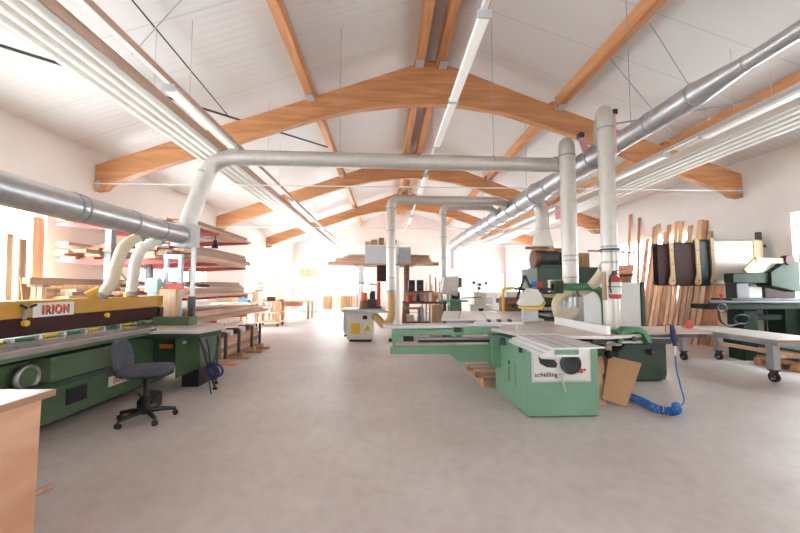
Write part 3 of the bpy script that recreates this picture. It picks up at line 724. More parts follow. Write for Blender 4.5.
part('lamp_head', MB().box(2.32, 2.42, 5.62, 5.70, 1.46, 1.56), 'blue', t).name
part('lamp_head', MB().box(2.42, 2.52, 5.62, 5.70, 1.45, 1.55), 'red', t)
t = hose('suction_hose', [(3.12, 5.75, 1.38), (2.96, 5.80, 1.34), (2.85, 5.85, 1.20), (2.90, 5.88, 1.0), (3.08, 5.88, .98), (3.18, 5.86, 1.12), (3.14, 5.85, 1.36)], .075, 'cream', 'looped cream suction hose under the green guard arm')
t = hose('suction_hose', [(3.17, 5.80, 1.36), (3.27, 5.62, 1.44), (3.20, 5.22, 1.60), (3.14, 4.93, 1.76)], .075, 'cream', 'short tan hose slanting up into the pipe behind the fire extinguisher')
t = thing('suction_funnel', 'cream funnel-shaped hood hung beneath the guard arm', 'funnel', (2.95, 5.95, 1.36))
part('hopper', MB().prism([(2.50,1.36),(3.42,1.36),(3.15,1.28),(2.75,1.28)], 'y', 5.95, 6.10), 'cream', t)
part('collar', MB().cyl((2.95,6.02,1.36),(2.95,6.02,1.58), .15, seg=20), 'cream', t)

# boards leaning at the saw
def leaning(name, quad, th, mat, lab, cat, group=None):
    """thin board from four corners (bl, br, tr, tl)"""
    q = [V(p) for p in quad]; n = (q[1]-q[0]).cross(q[3]-q[0]).normalized()*th
    m = MB(); A = [m.bm.verts.new(p) for p in q]; B = [m.bm.verts.new(p-n) for p in q]
    m.bm.faces.new(A); m.bm.faces.new(B[::-1])
    for i in range(4): m.bm.faces.new((A[i], B[i], B[(i+1) % 4], A[(i+1) % 4]))
    return solo(name, m, mat, lab, cat, group)
leaning('board_offcut', [(2.63,4.30,.10),(2.93,4.30,.003),(3.30,4.52,.475),(2.87,4.52,.57)], .018, 'chip', 'tilted chipboard offcut leaning under the saw table', 'board')
leaning('board_offcut', [(2.45,4.16,.36),(2.80,4.50,.36),(2.80,4.54,.58),(2.45,4.20,.60)], .016, 'chip', 'small chipboard offcut behind the tilted board, against the green cabinet', 'board')
leaning('board_offcut', [(2.46,4.40,.003),(2.72,4.36,.003),(2.72,4.46,.40),(2.46,4.50,.40)], .018, 'wz', 'short upright wooden offcut low beside the saw cabinet', 'board')
solo('grip_block', MB().sph((2.84, 4.47, .60), .05, (1,1,1.1)), 'rubber', 'black round knob at the top corner of the tilted board', 'knob')

# blue air line
gun = thing('air_gun', 'blue air blow gun hanging at the edge of the table wing', 'air tool', (3.52, 4.24, .7))
part('gun_body', MB().tube([(3.50,4.25,.99),(3.51,4.25,.93),(3.515,4.25,.84),(3.53,4.25,.74)], [.022,.030,.033,.022], 12), 'navy', gun)
part('hook', MB().tube([(3.50,4.25,.98),(3.48,4.27,1.0),(3.48,4.32,.99),(3.48,4.33,.90)], .006, 8), 'red', gun)
part('coupling', MB().cyl((3.53,4.25,.62),(3.53,4.25,.745), .014, seg=12), 'white', gun)
pts = smooth([(3.53,4.25,.63),(3.535,4.25,.45),(3.60,4.27,.22),(3.62,4.26,.08),(3.52,4.20,.035),(3.44,4.16,.04)], 8)
path = smooth([(3.44,4.16,.052),(3.32,4.02,.052),(3.20,3.99,.052),(3.13,4.10,.052),(3.14,4.26,.052),(3.15,4.42,.052),(3.13,4.56,.052)], 30)
hx = []
for i, p in enumerate(path):
    d = (path[min(i+1, len(path)-1)]-path[max(i-1, 0)]).normalized(); s = V((0,0,1)).cross(d).normalized(); a = i*.85
    hx.append(p+s*.042*math.cos(a)+V((0,0,1))*.042*math.sin(a))
solo('air_hose', MB().tube(pts, .0085, 8).tube(smooth(hx, 2), .0085, 7), 'blue', 'bright blue coiled air hose lying on the floor below the blow gun', 'hose')

# ------------------------------------------------------------------ planer cabinet and fire extinguisher
t = thing('surface_planer', 'planer with white rear housing on dark green base beside the saw', 'machine', (3.95, 5.9, 0))
part('base', MB().prism([(3.58,.02),(4.33,.02),(4.36,.10),(4.36,.58),(3.70,.58),(3.58,.45)], 'y', 5.42, 6.35), 'dgreen', t, .015)
part('plinth', MB().box(3.62, 4.30, 5.46, 6.30, 0, .02), 'black', t)
part('bed', MB().box(3.30, 4.42, 5.38, 6.40, .58, .66), 'darkmetal', t, .008)
part('housing', MB().box(3.56, 4.13, 5.62, 6.30, .66, 1.53), 'white', t, .015, label='white sheet metal housing')
part('housing_side', MB().box(4.131, 4.19, 5.60, 6.32, .66, 1.54), 'dgreen', t, .006)
part('foot_switch', MB().box(4.05, 4.2, 5.33, 5.40, .42, .50), 'darkmetal', t)
part('adjuster', MB().cyl((4.38, 5.6, .56), (4.50, 5.6, .56), .03, seg=12), 'steel', t)
t = thing('fire_extinguisher', 'red fire extinguisher with white label strapped to the white pipe', 'fire extinguisher', (3.17, 4.66, 1.3))
part('cylinder', MB().lathe((3.17,4.655,1.30), (0,0,1), [(.05,0),(.072,.01),(.075,.03),(.075,.24),(.06,.28),(.03,.305),(.02,.33)], 22), 'red', t)
part('paper_label', MB().lathe((3.17,4.655,1.36), (0,0,1), [(.0765,0),(.0765,.16)], 22), 'offwhite', t)
part('valve', MB().box(3.15, 3.19, 4.63, 4.68, 1.625, 1.67), 'darkmetal', t)
part('handle', MB().beam((3.17,4.66,1.67),(3.30,4.62,1.70),.03,.012).beam((3.17,4.66,1.64),(3.27,4.62,1.62),.03,.012), 'red', t)
part('hose', MB().tube(smooth([(3.15,4.63,1.65),(3.08,4.60,1.60),(3.07,4.60,1.48),(3.08,4.60,1.38)], 6), .010, 8), 'black', t)
part('wall_strap', MB().ring((3.17,4.655,1.46), (0,0,1), .078, .006, 22, 6).box(3.13,3.19,4.72,4.75,1.45,1.47), 'darkmetal', t)
part('backing_board', MB().box(3.02, 3.05, 4.64, 4.70, 1.28, 1.66), 'wz', t)
t.location.x -= .10

# ------------------------------------------------------------------ sheet trolley
t = thing('sheet_trolley', 'low flat trolley with pale top and caster wheels', 'trolley', (6.3, 6.1, 0))
part('top_board', MB().box(5.88, 6.80, 5.15, 7.15, .632, .662), 'tabletop', t, .003)
part('edge_strip', MB().box(5.88, 6.80, 5.135, 5.15, .628, .660), 'wx', t)
part('frame', MB().box(5.92, 5.98, 5.2, 7.1, .56, .632).box(6.68, 6.74, 5.2, 7.1, .56, .632).box(5.98, 6.68, 5.2, 5.26, .56, .632).box(5.98, 6.68, 7.04, 7.1, .56, .632), 'galv', t)
part('lower_rail', MB().box(6.68, 6.74, 5.3, 7.0, .30, .36).box(5.99, 6.68, 5.30, 5.35, .36, .42), 'wy', t)
for x in (5.97, 6.70):
    for y in (5.32, 6.98):
        lg = part('leg', MB().box(x-.055, x+.055, y-.055, y+.055, .19, .56), 'galv', t, .004)
        cs = part('caster', MB().cyl((x-.022, y, .075), (x+.022, y, .075), .075, seg=22), 'rubber', t)
        part('wheel_hub', MB().cyl((x-.026, y, .075), (x+.026, y, .075), .04, seg=16), 'steel', cs)
        part('fork', MB().box(x-.04, x-.03, y-.03, y+.03, .06, .17).box(x+.03, x+.04, y-.03, y+.03, .06, .17).box(x-.05, x+.05, y-.05, y+.05, .17, .19), 'darkmetal', cs)
t = thing('bar_clamp', 'red bar clamp lying across the far corner of the trolley', 'clamp', (5.8, 6.7, .66))
part('bar', MB().beam((5.20, 6.62, .69), (6.35, 6.78, .685), .030, .012), 'steel', t)
part('fixed_jaw', MB().prism([(5.20,.67),(5.24,.67),(5.27,.74),(5.23,.78),(5.17,.74)], 'y', 6.60, 6.64), 'red', t)
part('sliding_jaw', MB().prism([(5.78,.60),(5.86,.60),(5.95,.71),(5.92,.80),(5.82,.80),(5.72,.70)], 'y', 6.685, 6.725), 'red', t)
part('screw', MB().cyl((5.72, 6.70, .72), (5.95, 6.73, .64), .012, seg=10), 'steel', t)

# ------------------------------------------------------------------ long belt sander by the window
t = thing('belt_sander', 'dark green long belt sander standing by the side window', 'machine', (7.5, 6.95, 0))
part('bed', MB().box(6.35, 8.35, 6.75, 7.2, 1.02, 1.12), 'sgreen', t, .01)
part('bed_rail', MB().cyl((6.30, 6.72, 1.16), (8.35, 6.72, 1.16), .03, seg=12).box(6.4, 8.35, 6.74, 6.80, 1.12, 1.20), 'darkmetal', t)
part('bed_table', MB().box(6.75, 8.35, 6.70, 7.15, 1.20, 1.235), 'darkmetal', t)
for xa, xb in ((7.12, 7.42), (8.0, 8.35)): part('pedestal', MB().box(xa, xb, 6.85, 7.2, .0, 1.02), 'sgreen', t, .015)
part('lower_frame', MB().box(7.0, 8.36, 6.80, 7.2, .30, .48), 'sgreen', t, .01)
part('stretcher', MB().box(7.42, 8.0, 6.9, 7.1, .80, .90), 'sgreen', t)
part('arm', MB().box(7.0, 8.0, 6.9, 7.10, 1.54, 1.74), 'sgreen', t, .015)
part('head', MB().prism([(7.75,1.48),(8.36,1.36),(8.36,1.98),(8.10,2.0),(7.95,1.88),(7.75,1.76)], 'y', 6.85, 7.15), 'sgreen', t, .015)
part('head_column', MB().box(7.12, 7.38, 6.95, 7.2, 1.12, 1.54), 'darkmetal', t, .01)
part('guard', MB().beam((7.22, 6.86, 1.78), (7.45, 6.86, 2.0), .10, .03, (0,1,0)).beam((7.45, 6.86, 2.0), (8.05, 6.86, 1.99), .10, .05, (0,1,0)), 'hanger', t, label='brown slanted belt guard')
part('guard_wheel', MB().cyl((8.12, 6.80, 2.0), (8.12, 6.92, 2.0), .10, seg=22), 'maroon', t)
part('pale_belt', MB().box(7.42, 8.05, 6.98, 7.0, 1.75, 1.96), 'laminate', t)
part('crank', MB().ring((6.55, 6.70, 1.05), (0,1,0), .09, .012, 22, 8).cyl((6.55,6.70,1.05),(6.55,6.80,1.05), .02, seg=10), 'darkmetal', t)
part('red_knob', MB().sph((6.62, 6.78, 1.30), .035).cyl((6.62,6.78,1.2),(6.62,6.78,1.30), .012, seg=8), 'red', t)
part('cable', MB().tube(smooth([(6.52,6.75,1.02),(6.55,6.75,.80),(6.75,6.78,.70),(7.0,6.8,.74),(7.12,6.85,.70)], 8), .022, 8), 'black', t)
part('drive_belt', MB().tube([(7.05+.16*math.cos(a), 6.82, .82+.09*math.sin(a)) for a in [2*PI*i/24 for i in range(24)]], .016, 8, closed=True), 'black', t)
solo('steel_panel', MB().box(7.66, 7.98, 7.25, 7.28, .0, 1.46), 'offwhite', 'white sheet panel behind the belt sander column', 'panel', bev=.004)
# pallet with sheets under the sander
def pallet(name, x0, x1, y0, y1, z0, lab, group=None, mat='wx'):
    t = thing(name, lab, 'pallet', ((x0+x1)/2, (y0+y1)/2, z0), group)
    for k in range(3):
        xx = x0+(x1-x0-.1)*k/2
        part('runner', MB().box(xx, xx+.1, y0, y1, z0, z0+.022), 'wy', t)
        for j in range(3):
            yy = y0+(y1-y0-.14)*j/2
            part('block', MB().box(xx, xx+.1, yy, yy+.14, z0+.022, z0+.10), 'wred', t)
    for j in range(5):
        yy = y0+(y1-y0-.12)*j/4
        part('deck_board', MB().box(x0, x1, yy, yy+.12, z0+.10, z0+.122), 'wx', t)
    return t
pallet('wooden_pallet', 7.02, 8.2, 5.85, 6.6, 0, 'wooden pallet with stacked sheets below the belt sander')
for k in range(5):
    mats = ['chip', 'darkmetal', 'wx', 'chip', 'dgreen']; labs = ['lowest sheet on the pallet below the belt sander', 'dark sheet, second in the stack on the pallet', 'brown sheet, third in the stack on the pallet', 'chipboard sheet, fourth in the stack on the pallet', 'dark green sheet on top of the pallet stack']
    solo('sheet', MB().box(7.05+.02*k, 8.18-.02*k, 5.88, 6.58, .1225+.05*k, .170+.05*k), mats[k], labs[k], 'board', 'sheets on the pallet')
pallet('wooden_pallet', 1.42, 2.3, 5.2, 6.3, 0, 'reddish wooden pallet showing behind the panel saw', mat='wred')

# ------------------------------------------------------------------ sanding belts on their bar
t = thing('belt_rack', 'dark steel bar on a post carrying the sanding belts', 'rack', (7.9, 7.5, 0))
part('bar', MB().cyl((5.78, 7.45, 2.36), (8.33, 7.45, 2.36), .035, seg=14), 'darkmetal', t)
part('post', MB().box(8.24, 8.32, 7.49, 7.57, 0, 2.68), 'darkmetal', t)
part('bar', MB().cyl((5.78, 7.45, 1.55), (8.33, 7.45, 1.55), .03, seg=14), 'darkmetal', t)
def belt(x0, x1, z0, z1, mat, lab, rad=.07, y=7.45):
    out = []; inn = []
    for i in range(13): a = PI*i/12; out.append((y-rad*math.cos(a), z1-rad+rad*math.sin(a)))
    for i in range(13): a = PI+PI*i/12; out.append((y-rad*math.cos(a), z0+rad+rad*math.sin(a)))
    m = MB(); n = len(out); r2 = [(y+(p[0]-y)*.95, (z0+z1)/2+(p[1]-(z0+z1)/2)*.996) for p in out]
    R = [[m.bm.verts.new((x, *p)) for p in pr] for x, pr in ((x0,out),(x1,out),(x1,r2),(x0,r2))]
    for q in range(4):
        a, b = R[q], R[(q+1) % 4]
        for i in range(n): m.bm.faces.new((a[i], a[(i+1) % n], b[(i+1) % n], b[i]))
    solo('sanding_belt', m, mat, lab, 'sanding belt', 'sanding belts hanging on the bar')
belt(5.83, 6.07, 1.49, 2.40, 'belt_brown', 'narrow dark brown sanding belt at the free end of the bar')
belt(6.15, 6.64, 1.48, 2.43, 'belt_brown', 'wide dark brown sanding belt between two plywood hangers')
belt(6.73, 6.98, 1.48, 2.50, 'belt_teal', 'blackish sanding belt next to the wide pale belt')
belt(7.07, 7.98, 1.49, 2.50, 'belt_tan', 'wide shiny pale sanding belt, the widest on the bar')
belt(8.0, 8.20, 1.49, 2.50, 'hanger', 'narrow tan sanding belt nearest the dark post')
def hanger(x, z1, lab):
    prof = []
    for i in range(9): a = -PI+PI*i/8; prof.append((x+.075*math.cos(a)-.015, 1.57+.075*math.sin(a)))
    prof += [(x+.055, 1.75), (x+.04, 2.1), (x+.045, z1), (x-.05, z1), (x-.04, 2.1), (x-.035, 1.75)]
    t = thing('belt_hanger', lab, 'hanger', (x, 7.36, 1.5), 'plywood belt hangers')
    part('plate', MB().prism(prof, 'y', 7.33, 7.355), 'hanger', t, .003)
    for z in (1.6, 1.95, 2.25): part('screw', MB().cyl((x, 7.322, z), (x, 7.332, z), .013, seg=10), 'black', t)
    part('pin', MB().cyl((x, 7.35, z1-.1), (x, 7.46, z1-.1), .012, seg=8), 'darkmetal', t)
hanger(6.11, 2.42, 'plywood belt hanger between the two brown belts')
hanger(6.685, 2.50, 'plywood belt hanger between brown and blackish belts')
hanger(7.025, 2.52, 'plywood belt hanger touching the wide pale belt')

# ------------------------------------------------------------------ planks leaning on the window wall
NUM = ['first','second','third','fourth','fifth','sixth','seventh','eighth','ninth','tenth','eleventh','twelfth','thirteenth','fourteenth','fifteenth','sixteenth','seventeenth','eighteenth','nineteenth','twentieth','twenty-first','twenty-second','twenty-third','twenty-fourth','twenty-fifth','twenty-sixth']
rnd = random.Random(3)
ZT = [2.45,2.3,2.55,2.9,3.2,3.25,2.5,3.15,2.75,3.3,3.35,2.6,3.3,3.1,2.7,3.4,3.35,2.6,3.0,2.5]
y = 8.35
for k in range(20):
    w = rnd.uniform(.09, .16); yy = y+w/2
    solo('leaning_plank', MB().beam((7.90, yy, .012), (8.37, yy-rnd.uniform(0, .02), ZT[k]), w, .03, (1, 0, .15)), 'wz' if k % 4 else 'wred', f'plank leaning on the side wall, {NUM[k]} counting from the hanging belts', 'plank', 'planks leaning on the side wall')
    y += w+.012
y = 8.6
for k in range(11):
    w = rnd.uniform(.08, .13); yy = y+w/2; z = rnd.uniform(1.7, 2.3)
    solo('leaning_plank', MB().beam((7.72, yy, .012), (8.25-.20*(3.0-z)*.3-.06, yy, z), w, .03, (1, 0, .2)), 'wz', f'shorter plank in the front row on the side wall, {NUM[k]} from the hanging belts', 'plank', 'shorter planks in the front row')
    y += w+.06
for k, (yy, z) in enumerate(((11.32, 3.75), (11.75, 3.95))):
    solo('leaning_batten', MB().beam((7.75, yy-.55, .012), (8.37, yy, z), .10, .03, (1, 0, .15)), 'wred', ['tall reddish batten leaning before the side window, next to the planks', 'tall reddish batten leaning before the side window, the farther one'][k], 'batten', 'tall reddish battens')
leaning('leaning_sheet', [(7.70,11.2,.003),(7.70,12.0,.003),(8.06,12.0,2.2),(8.06,11.2,2.2)], .02, 'wred', 'wide reddish panel leaning before the side window', 'board')

# ------------------------------------------------------------------ dark green planer with motor and boxes
t = thing('thickness_planer', 'large dark green thickness planer behind the saw guard', 'machine', (4.4, 8.6, 0))
part('body', MB().box(3.55, 5.05, 8.2, 9.2, 1.05, 1.93), 'dgreen', t, .02)
part('lower_body', MB().box(3.60, 5.0, 8.35, 9.15, .0, .85), 'dgreen', t, .02)
part('bed_slot', MB().box(3.62, 4.98, 8.3, 9.1, .85, 1.05), 'black', t)
part('feed_table', MB().box(3.62, 4.95, 7.75, 8.33, .80, .86), 'steel', t, .006)
part('feed_roller', MB().cyl((3.66, 8.22, .95), (4.94, 8.22, .95), .05, seg=16), 'steel', t)
part('motor', MB().cyl((3.72, 8.6, 2.15), (4.20, 8.6, 2.15), .20, seg=24), 'darkmetal', t)
part('motor_fan', MB().cyl((3.62, 8.6, 2.15), (3.72, 8.6, 2.15), .22, seg=24), 'brown', t)
part('motor_foot', MB().box(3.70, 4.55, 8.35, 8.95, 1.93, 2.0), 'darkmetal', t)
part('chip_hood', MB().prism([(3.75,2.0),(4.22,2.0),(4.16,2.46),(3.72,2.46)], 'y', 8.62, 8.95), 'yhose', t)
part('pipe_bracket', MB().box(3.40, 3.95, 8.45, 8.52, 2.38, 2.45), 'brown', t)
for k in range(3): part('brush', MB().cyl((4.30+.1*k, 8.5, 1.95), (4.30+.1*k, 8.5, 2.3), .05, seg=12), 'black', t)
t = thing('cardboard_box', 'brown carton on top of the dark green planer, nearer the flared hood', 'box', (4.42, 8.9, 1.93), 'cartons on the planer')
part('carton', MB().box(4.30, 4.62, 8.95, 9.15, 1.932, 2.46), 'cardboard', t, .004); part('tape', MB().box(4.44,4.48,8.948,9.152,1.933,2.463), 'hanger', t)
t = thing('cardboard_box', 'brown carton on top of the planer beside the white pipe', 'box', (4.85, 8.7, 1.93), 'cartons on the planer')
part('carton', MB().box(4.70, 5.02, 8.55, 8.95, 1.932, 2.30), 'cardboard', t, .004); part('tape', MB().box(4.84,4.88,8.548,8.952,1.933,2.303), 'hanger', t)
t = thing('wooden_cabinet', 'brown wooden cabinet standing between planer and leaning planks', 'cabinet', (5.8, 9.2, 0))
part('carcass', MB().box(5.45, 6.3, 8.9, 9.5, .0, 1.75), 'wred', t, .006)
part('door', MB().box(5.47, 5.86, 8.88, 8.9, .05, 1.72), 'wred', t, .004); part('door', MB().box(5.88, 6.28, 8.88, 8.9, .05, 1.72), 'wred', t, .004)
part('top_tray', MB().box(5.40, 6.35, 8.85, 9.55, 1.75, 1.80), 'brown', t)
t = thing('grey_locker', 'grey steel locker between the white pipes behind the saw', 'locker', (4.0, 7.2, 0))
part('body', MB().box(3.62, 4.18, 6.95, 7.35, 0, 1.45), 'lightgrey', t, .006)
part('door', MB().box(3.64, 4.16, 6.935, 6.95, .05, 1.42), 'galv', t, .003)
part('handle', MB().box(4.06, 4.10, 6.915, 6.936, .75, .9), 'black', t)
t = thing('pipe_stand', 'thin steel arm bracketed to the white pipe at hood height', 'bracket', (3.4, 5.0, 2.0))
part('arm', MB().cyl((2.90, 4.98, 1.98), (3.62, 5.02, 1.96), .014, seg=8), 'steel', t)
part('clip', MB().ring((3.14, 4.85, 1.98), (0,0,1), .118, .012, 22, 6), 'darkmetal', t)

# ------------------------------------------------------------------ white spindle moulder and its hose
t = thing('spindle_moulder', 'white spindle moulder with yellow warning signs', 'machine', (-.7, 9.9, 0))
part('body', MB().prism([(-1.04,.06),(-.34,.06),(-.32,.80),(-1.08,.80)], 'y', 9.6, 10.25), 'offwhite', t, .015)
part('plinth', MB().box(-.98, -.40, 9.66, 10.2, 0, .06), 'black', t)
part('side_column', MB().prism([(-1.14,.80),(-1.04,.80),(-1.04,.22),(-1.10,.22),(-1.14,.30)], 'y', 9.62, 9.95), 'lightgrey', t, .01)
part('table', MB().box(-1.18, -.02, 9.45, 10.35, .80, .88), 'steel', t, .01)
part('table_front', MB().box(-.55, .15, 9.42, 9.62, .78, .84), 'lightgrey', t)
part('yellow_sign', MB().box(-.93, -.69, 9.585, 9.597, .22, .50), 'yellow', t, label='square yellow sign')
part('warning_triangle', MB().prism([(-.58,.30),(-.40,.30),(-.49,.46)], 'y', 9.585, 9.597), 'yellow', t, label='yellow warning triangle')
part('switch', MB().box(-.62, -.50, 9.57, 9.60, .60, .70), 'black', t)
part('drain', MB().cyl((-1.12, 9.70, .16), (-1.0, 9.70, .17), .03, seg=10), 'darkmetal', t)
part('spindle_hood', MB().cyl((-.60, 9.9, .88), (-.60, 9.9, 1.10), .14, .11, seg=20), 'brown', t)
part('red_cap', MB().cyl((-.60, 9.8, 1.10), (-.60, 9.8, 1.32), .085, seg=18), 'orange', t)
part('fence_block', MB().box(-.50, -.15, 9.85, 10.05, .88, 1.12), 'darkmetal', t)
part('power_feed', MB().box(-.45, -.30, 9.9, 10.05, 1.12, 1.35), 'black', t)
part('feed_post', MB().cyl((-.20, 9.8, .88), (-.20, 9.8, 1.6), .05, seg=14), 'red', t)
part('feed_arm', MB().cyl((-.20, 9.8, 1.52), (-.75, 9.8, 1.58), .025, seg=10), 'lightgrey', t)
part('post_foot', MB().cyl((-.20, 9.8, .88), (-.20, 9.8, .93), .09, seg=16), 'black', t)
part('tall_pin', MB().cyl((-.95, 9.9, .88), (-.95, 9.9, 1.35), .012, seg=8).cyl((-.80, 9.95, .88), (-.80, 9.95, 1.45), .012, seg=8), 'grey', t)
hose('suction_hose', [(.13, 9.4, 1.40), (.15, 9.4, 1.0), (.12, 9.45, .62), (-.05, 9.52, .46), (-.22, 9.6, .62), (-.33, 9.68, .68)], .10, 'yhose', 'amber suction hose curling from pipe to the white moulder')

# ------------------------------------------------------------------ overhead timber store in the middle of the hall
t = thing('overhead_store', 'raised storage frame on posts carrying long planks', 'rack', (0, 13.5, 0))
for x, mt in ((.42, 'white'), (.80, 'brown'), (-.95, 'white')):
    part('post', MB().box(x-.08, x+.08, 13.3, 13.46, 0, 2.28), mt, t)
    part('post', MB().box(x-.08, x+.08, 14.2, 14.36, 0, 2.28), mt, t)
part('deck', MB().box(-1.2, 1.1, 13.1, 14.5, 2.28, 2.33), 'wx', t)
part('dark_board', MB().box(-.34, .02, 13.27, 13.30, 1.68, 2.28), 'maroon', t, label='dark red board')
g = 'long planks on the raised store'
k = 0
for layer in range(3):
    for j in range(4):
        yy = 13.52+j*.24; a = -2.25+rnd.uniform(-.15, .5)+.25*layer; b = 1.95+rnd.uniform(-.5, .15)-.2*layer
        solo('long_plank', MB().box(a, b, yy, yy+.2, 2.332+.13*layer, 2.332+.13*layer+.09+.03), 'wx', f'long plank on the raised store, {NUM[layer]} layer up, {NUM[j]} from the front', 'plank', g)
t = thing('storage_case', 'large light grey case on the raised store', 'case', (-.15, 13.3, 2.33))
part('case_body', MB().box(-.78, .44, 13.12, 13.48, 2.332, 3.0), 'lightgrey', t, .01)
part('case_lid', MB().box(-.79, .45, 13.11, 13.49, 3.0, 3.03), 'offwhite', t)
t = thing('storage_case', 'darker side of the light grey case, shaded by its blue-grey colour', 'case', (.7, 13.3, 2.33))
part('case_body', MB().box(.47, .92, 13.12, 13.48, 2.332, 2.94), 'grey', t, .01)  # separate box for the light case's side, its shade put into the grey
part('lid_frame', MB().beam((.47,13.3,3.2),(.92,13.3,2.95),.02,.02).beam((.47,13.3,2.94),(.47,13.3,3.2),.02,.02), 'lightgrey', t)
for k, x in enumerate((-.68, -.44, -.18, .06, .30)):
    z = 3.03; r = .10+.02*(k % 2)
    solo('wooden_box', MB().box(x-r, x+r, 13.2, 13.4, z, z+.14+.07*(k % 3)), ['wz','cardboard','brown','wz','brown'][k], f'small wooden box on the grey case, {NUM[k]} from the window side', 'box', 'small boxes on the grey case', .004)

# ------------------------------------------------------------------ bench group behind
t = thing('work_bench', 'brown wooden workbench below the raised store', 'workbench', (1.2, 11.9, 0))
part('bench_top', MB().box(.55, 2.0, 11.5, 12.2, .92, .99), 'brown', t, .006)
for x in (.62, 1.90):
    for y in (11.58, 12.12): part('leg', MB().box(x-.05, x+.05, y-.05, y+.05, 0, .92), 'brown', t)
part('lower_shelf', MB().box(.62, 1.90, 11.6, 12.1, .28, .32), 'brown', t)
part('shelf_back', MB().box(.6, 1.95, 12.12, 12.16, .99, 1.30), 'wx', t)
part('upper_shelf', MB().box(.6, 1.6, 11.85, 12.14, 1.30, 1.34), 'brown', t)
for k, x in enumerate((.86, 1.15)):
    tt = thing('loudspeaker', ['small black speaker box on the bench shelf, nearer the store post', 'small black speaker box on the bench shelf, nearer the green mortiser'][k], 'speaker', (x, 12.0, 1.34), 'black boxes on the bench shelf')
    part('cabinet', MB().box(x-.11, x+.11, 11.88, 12.1, 1.341, 1.70), 'black', tt, .006)
    part('cone', MB().cyl((x, 11.872, 1.48), (x, 11.882, 1.48), .08, seg=18), 'darkmetal', tt)
solo('waste_bin', MB().lathe((1.55, 11.2, 0), (0,0,1), [(.14,0),(.17,.45),(.16,.45),(.15,.42)], 20), 'grey', 'grey bin on the floor before the brown workbench', 'bin')
solo('blue_canister', MB().lathe((1.15, 11.75, .32), (0,0,1), [(.12,0),(.12,.42),(.06,.47),(.05,.52)], 18), 'paleblue', 'pale blue canister on the lower bench shelf', 'canister')
solo('bench_bottle', MB().lathe((1.05, 11.7, .99), (0,0,1), [(.06,0),(.06,.18),(.02,.28),(.02,.33)], 14), 'black', 'dark bottle standing on the brown workbench', 'bottle')
for k, (x, h, mt) in enumerate(((1.30,.22,'pink'), (1.45,.30,'white'), (1.62,.20,'orange'), (1.78,.26,'mint'))):
    solo('tin_can', MB().lathe((x, 11.72, .99), (0,0,1), [(.05,0),(.05,h*.8),(.03,h)], 14), mt, ['pinkish can on the brown workbench', 'tall white can on the brown workbench', 'orange can on the brown workbench', 'mint green can on the brown workbench'][k], 'can', 'cans on the workbench')
for k in range(9):
    x = 1.28+.11*k; h = [1.75,1.62,1.9,1.55,1.8,1.68,1.95,1.6,1.72][k]
    solo('upright_strip', MB().beam((x, 12.30, .003), (x+.03*((k % 3)-1), 12.26, h), .045, .03, (0, 1, 0)), ['wz','pine','wred','wz','orange','pine','wz','red','wz'][k], f'upright {["wooden","pale","reddish","wooden","orange","pale","wooden","red","wooden"][k]} strip behind the brown workbench, {NUM[k]} from the raised store', 'strip', 'upright strips behind the workbench')
solo('glue_bucket', MB().lathe((.78, 11.75, .99), (0,0,1), [(.09,0),(.11,.2),(.10,.2),(.095,.18)], 18), 'red', 'small red bucket at the store end of the brown workbench', 'bucket')
solo('floor_box', MB().box(1.55, 1.85, 11.65, 12.0, .3205, .62), 'cardboard', 'brown carton on the lower bench shelf', 'box', bev=.006)
solo('floor_box', MB().box(.66, .92, 11.65, 12.0, .3205, .55), 'offwhite', 'pale carton on the lower bench shelf, behind the stool', 'box', bev=.006)
for k, (x, y, h, mt, lb) in enumerate(((1.2,16.4,.28,'orange','orange can on the low white bench behind the mortiser'),(1.5,16.5,.22,'blue','blue can on the low white bench behind the mortiser'),(2.4,17.3,.30,'red','red can on the low white bench under the board frame'),(5.5,18.1,.25,'yellow','yellow can on the white bench by the whiteboard'),(6.0,18.2,.32,'brown','brown can on the white bench by the whiteboard'))):
    solo('paint_can', MB().lathe((x, y, .88), (0,0,1), [(.09,0),(.09,h),(.08,h),(.08,h-.01)], 16), mt, lb, 'can', 'cans on the white benches')
for k, (y, mt, lb) in enumerate(((13.9,'cardboard','brown carton on the pale bench under the side window'),(14.3,'mint','mint green tin on the pale bench under the side window'),(14.6,'red','red tin on the pale bench under the side window'))):
    solo('bench_tin', MB().box(-5.9, -5.6, y-.12, y+.12, .9005, 1.12+.06*k), mt, lb, 'box', 'boxes on the pale bench', .008)
t = thing('stool', 'brown wooden stool frame next to the amber hose', 'stool', (.8, 10.9, 0))
part('seat', MB().box(.50, 1.05, 10.7, 11.1, .80, .84), 'brown', t, .006)
for x in (.54, 1.01):
    for y in (10.74, 11.06): part('leg', MB().beam((x, y, .80), (x+(x-.775)*.25, y, 0), .045, .045), 'brown', t)
part('rung', MB().box(.5, 1.05, 10.72, 10.76, .15, .19).box(.5, 1.05, 11.04, 11.08, .35, .39), 'brown', t)

t = thing('mortiser', 'green mortiser with grey head near the thin pipe', 'machine', (1.9, 10.0, 0))
part('column', MB().box(1.78, 2.12, 9.9, 10.3, 0, 1.12), 'green', t, .02)
part('table', MB().box(1.40, 2.20, 9.45, 9.95, 1.06, 1.11), 'green', t, .006)
part('head', MB().prism([(1.55,1.30),(2.0,1.20),(2.05,1.78),(1.62,1.74)], 'y', 9.85, 10.25), 'galv_w', t, .02)
part('neck', MB().box(1.85, 2.08, 9.95, 10.25, 1.12, 1.32), 'darkmetal', t)
part('motor', MB().cyl((2.06, 10.05, 1.45), (2.06, 10.05, 1.72), .10, seg=18), 'darkmetal', t)
part('chuck', MB().cyl((1.70, 9.9, 1.12), (1.70, 9.9, 1.28), .04, seg=12), 'steel', t)
part('lever', MB().cyl((2.10, 9.9, 1.15), (2.65, 9.85, 1.18), .02, seg=8), 'green', t)
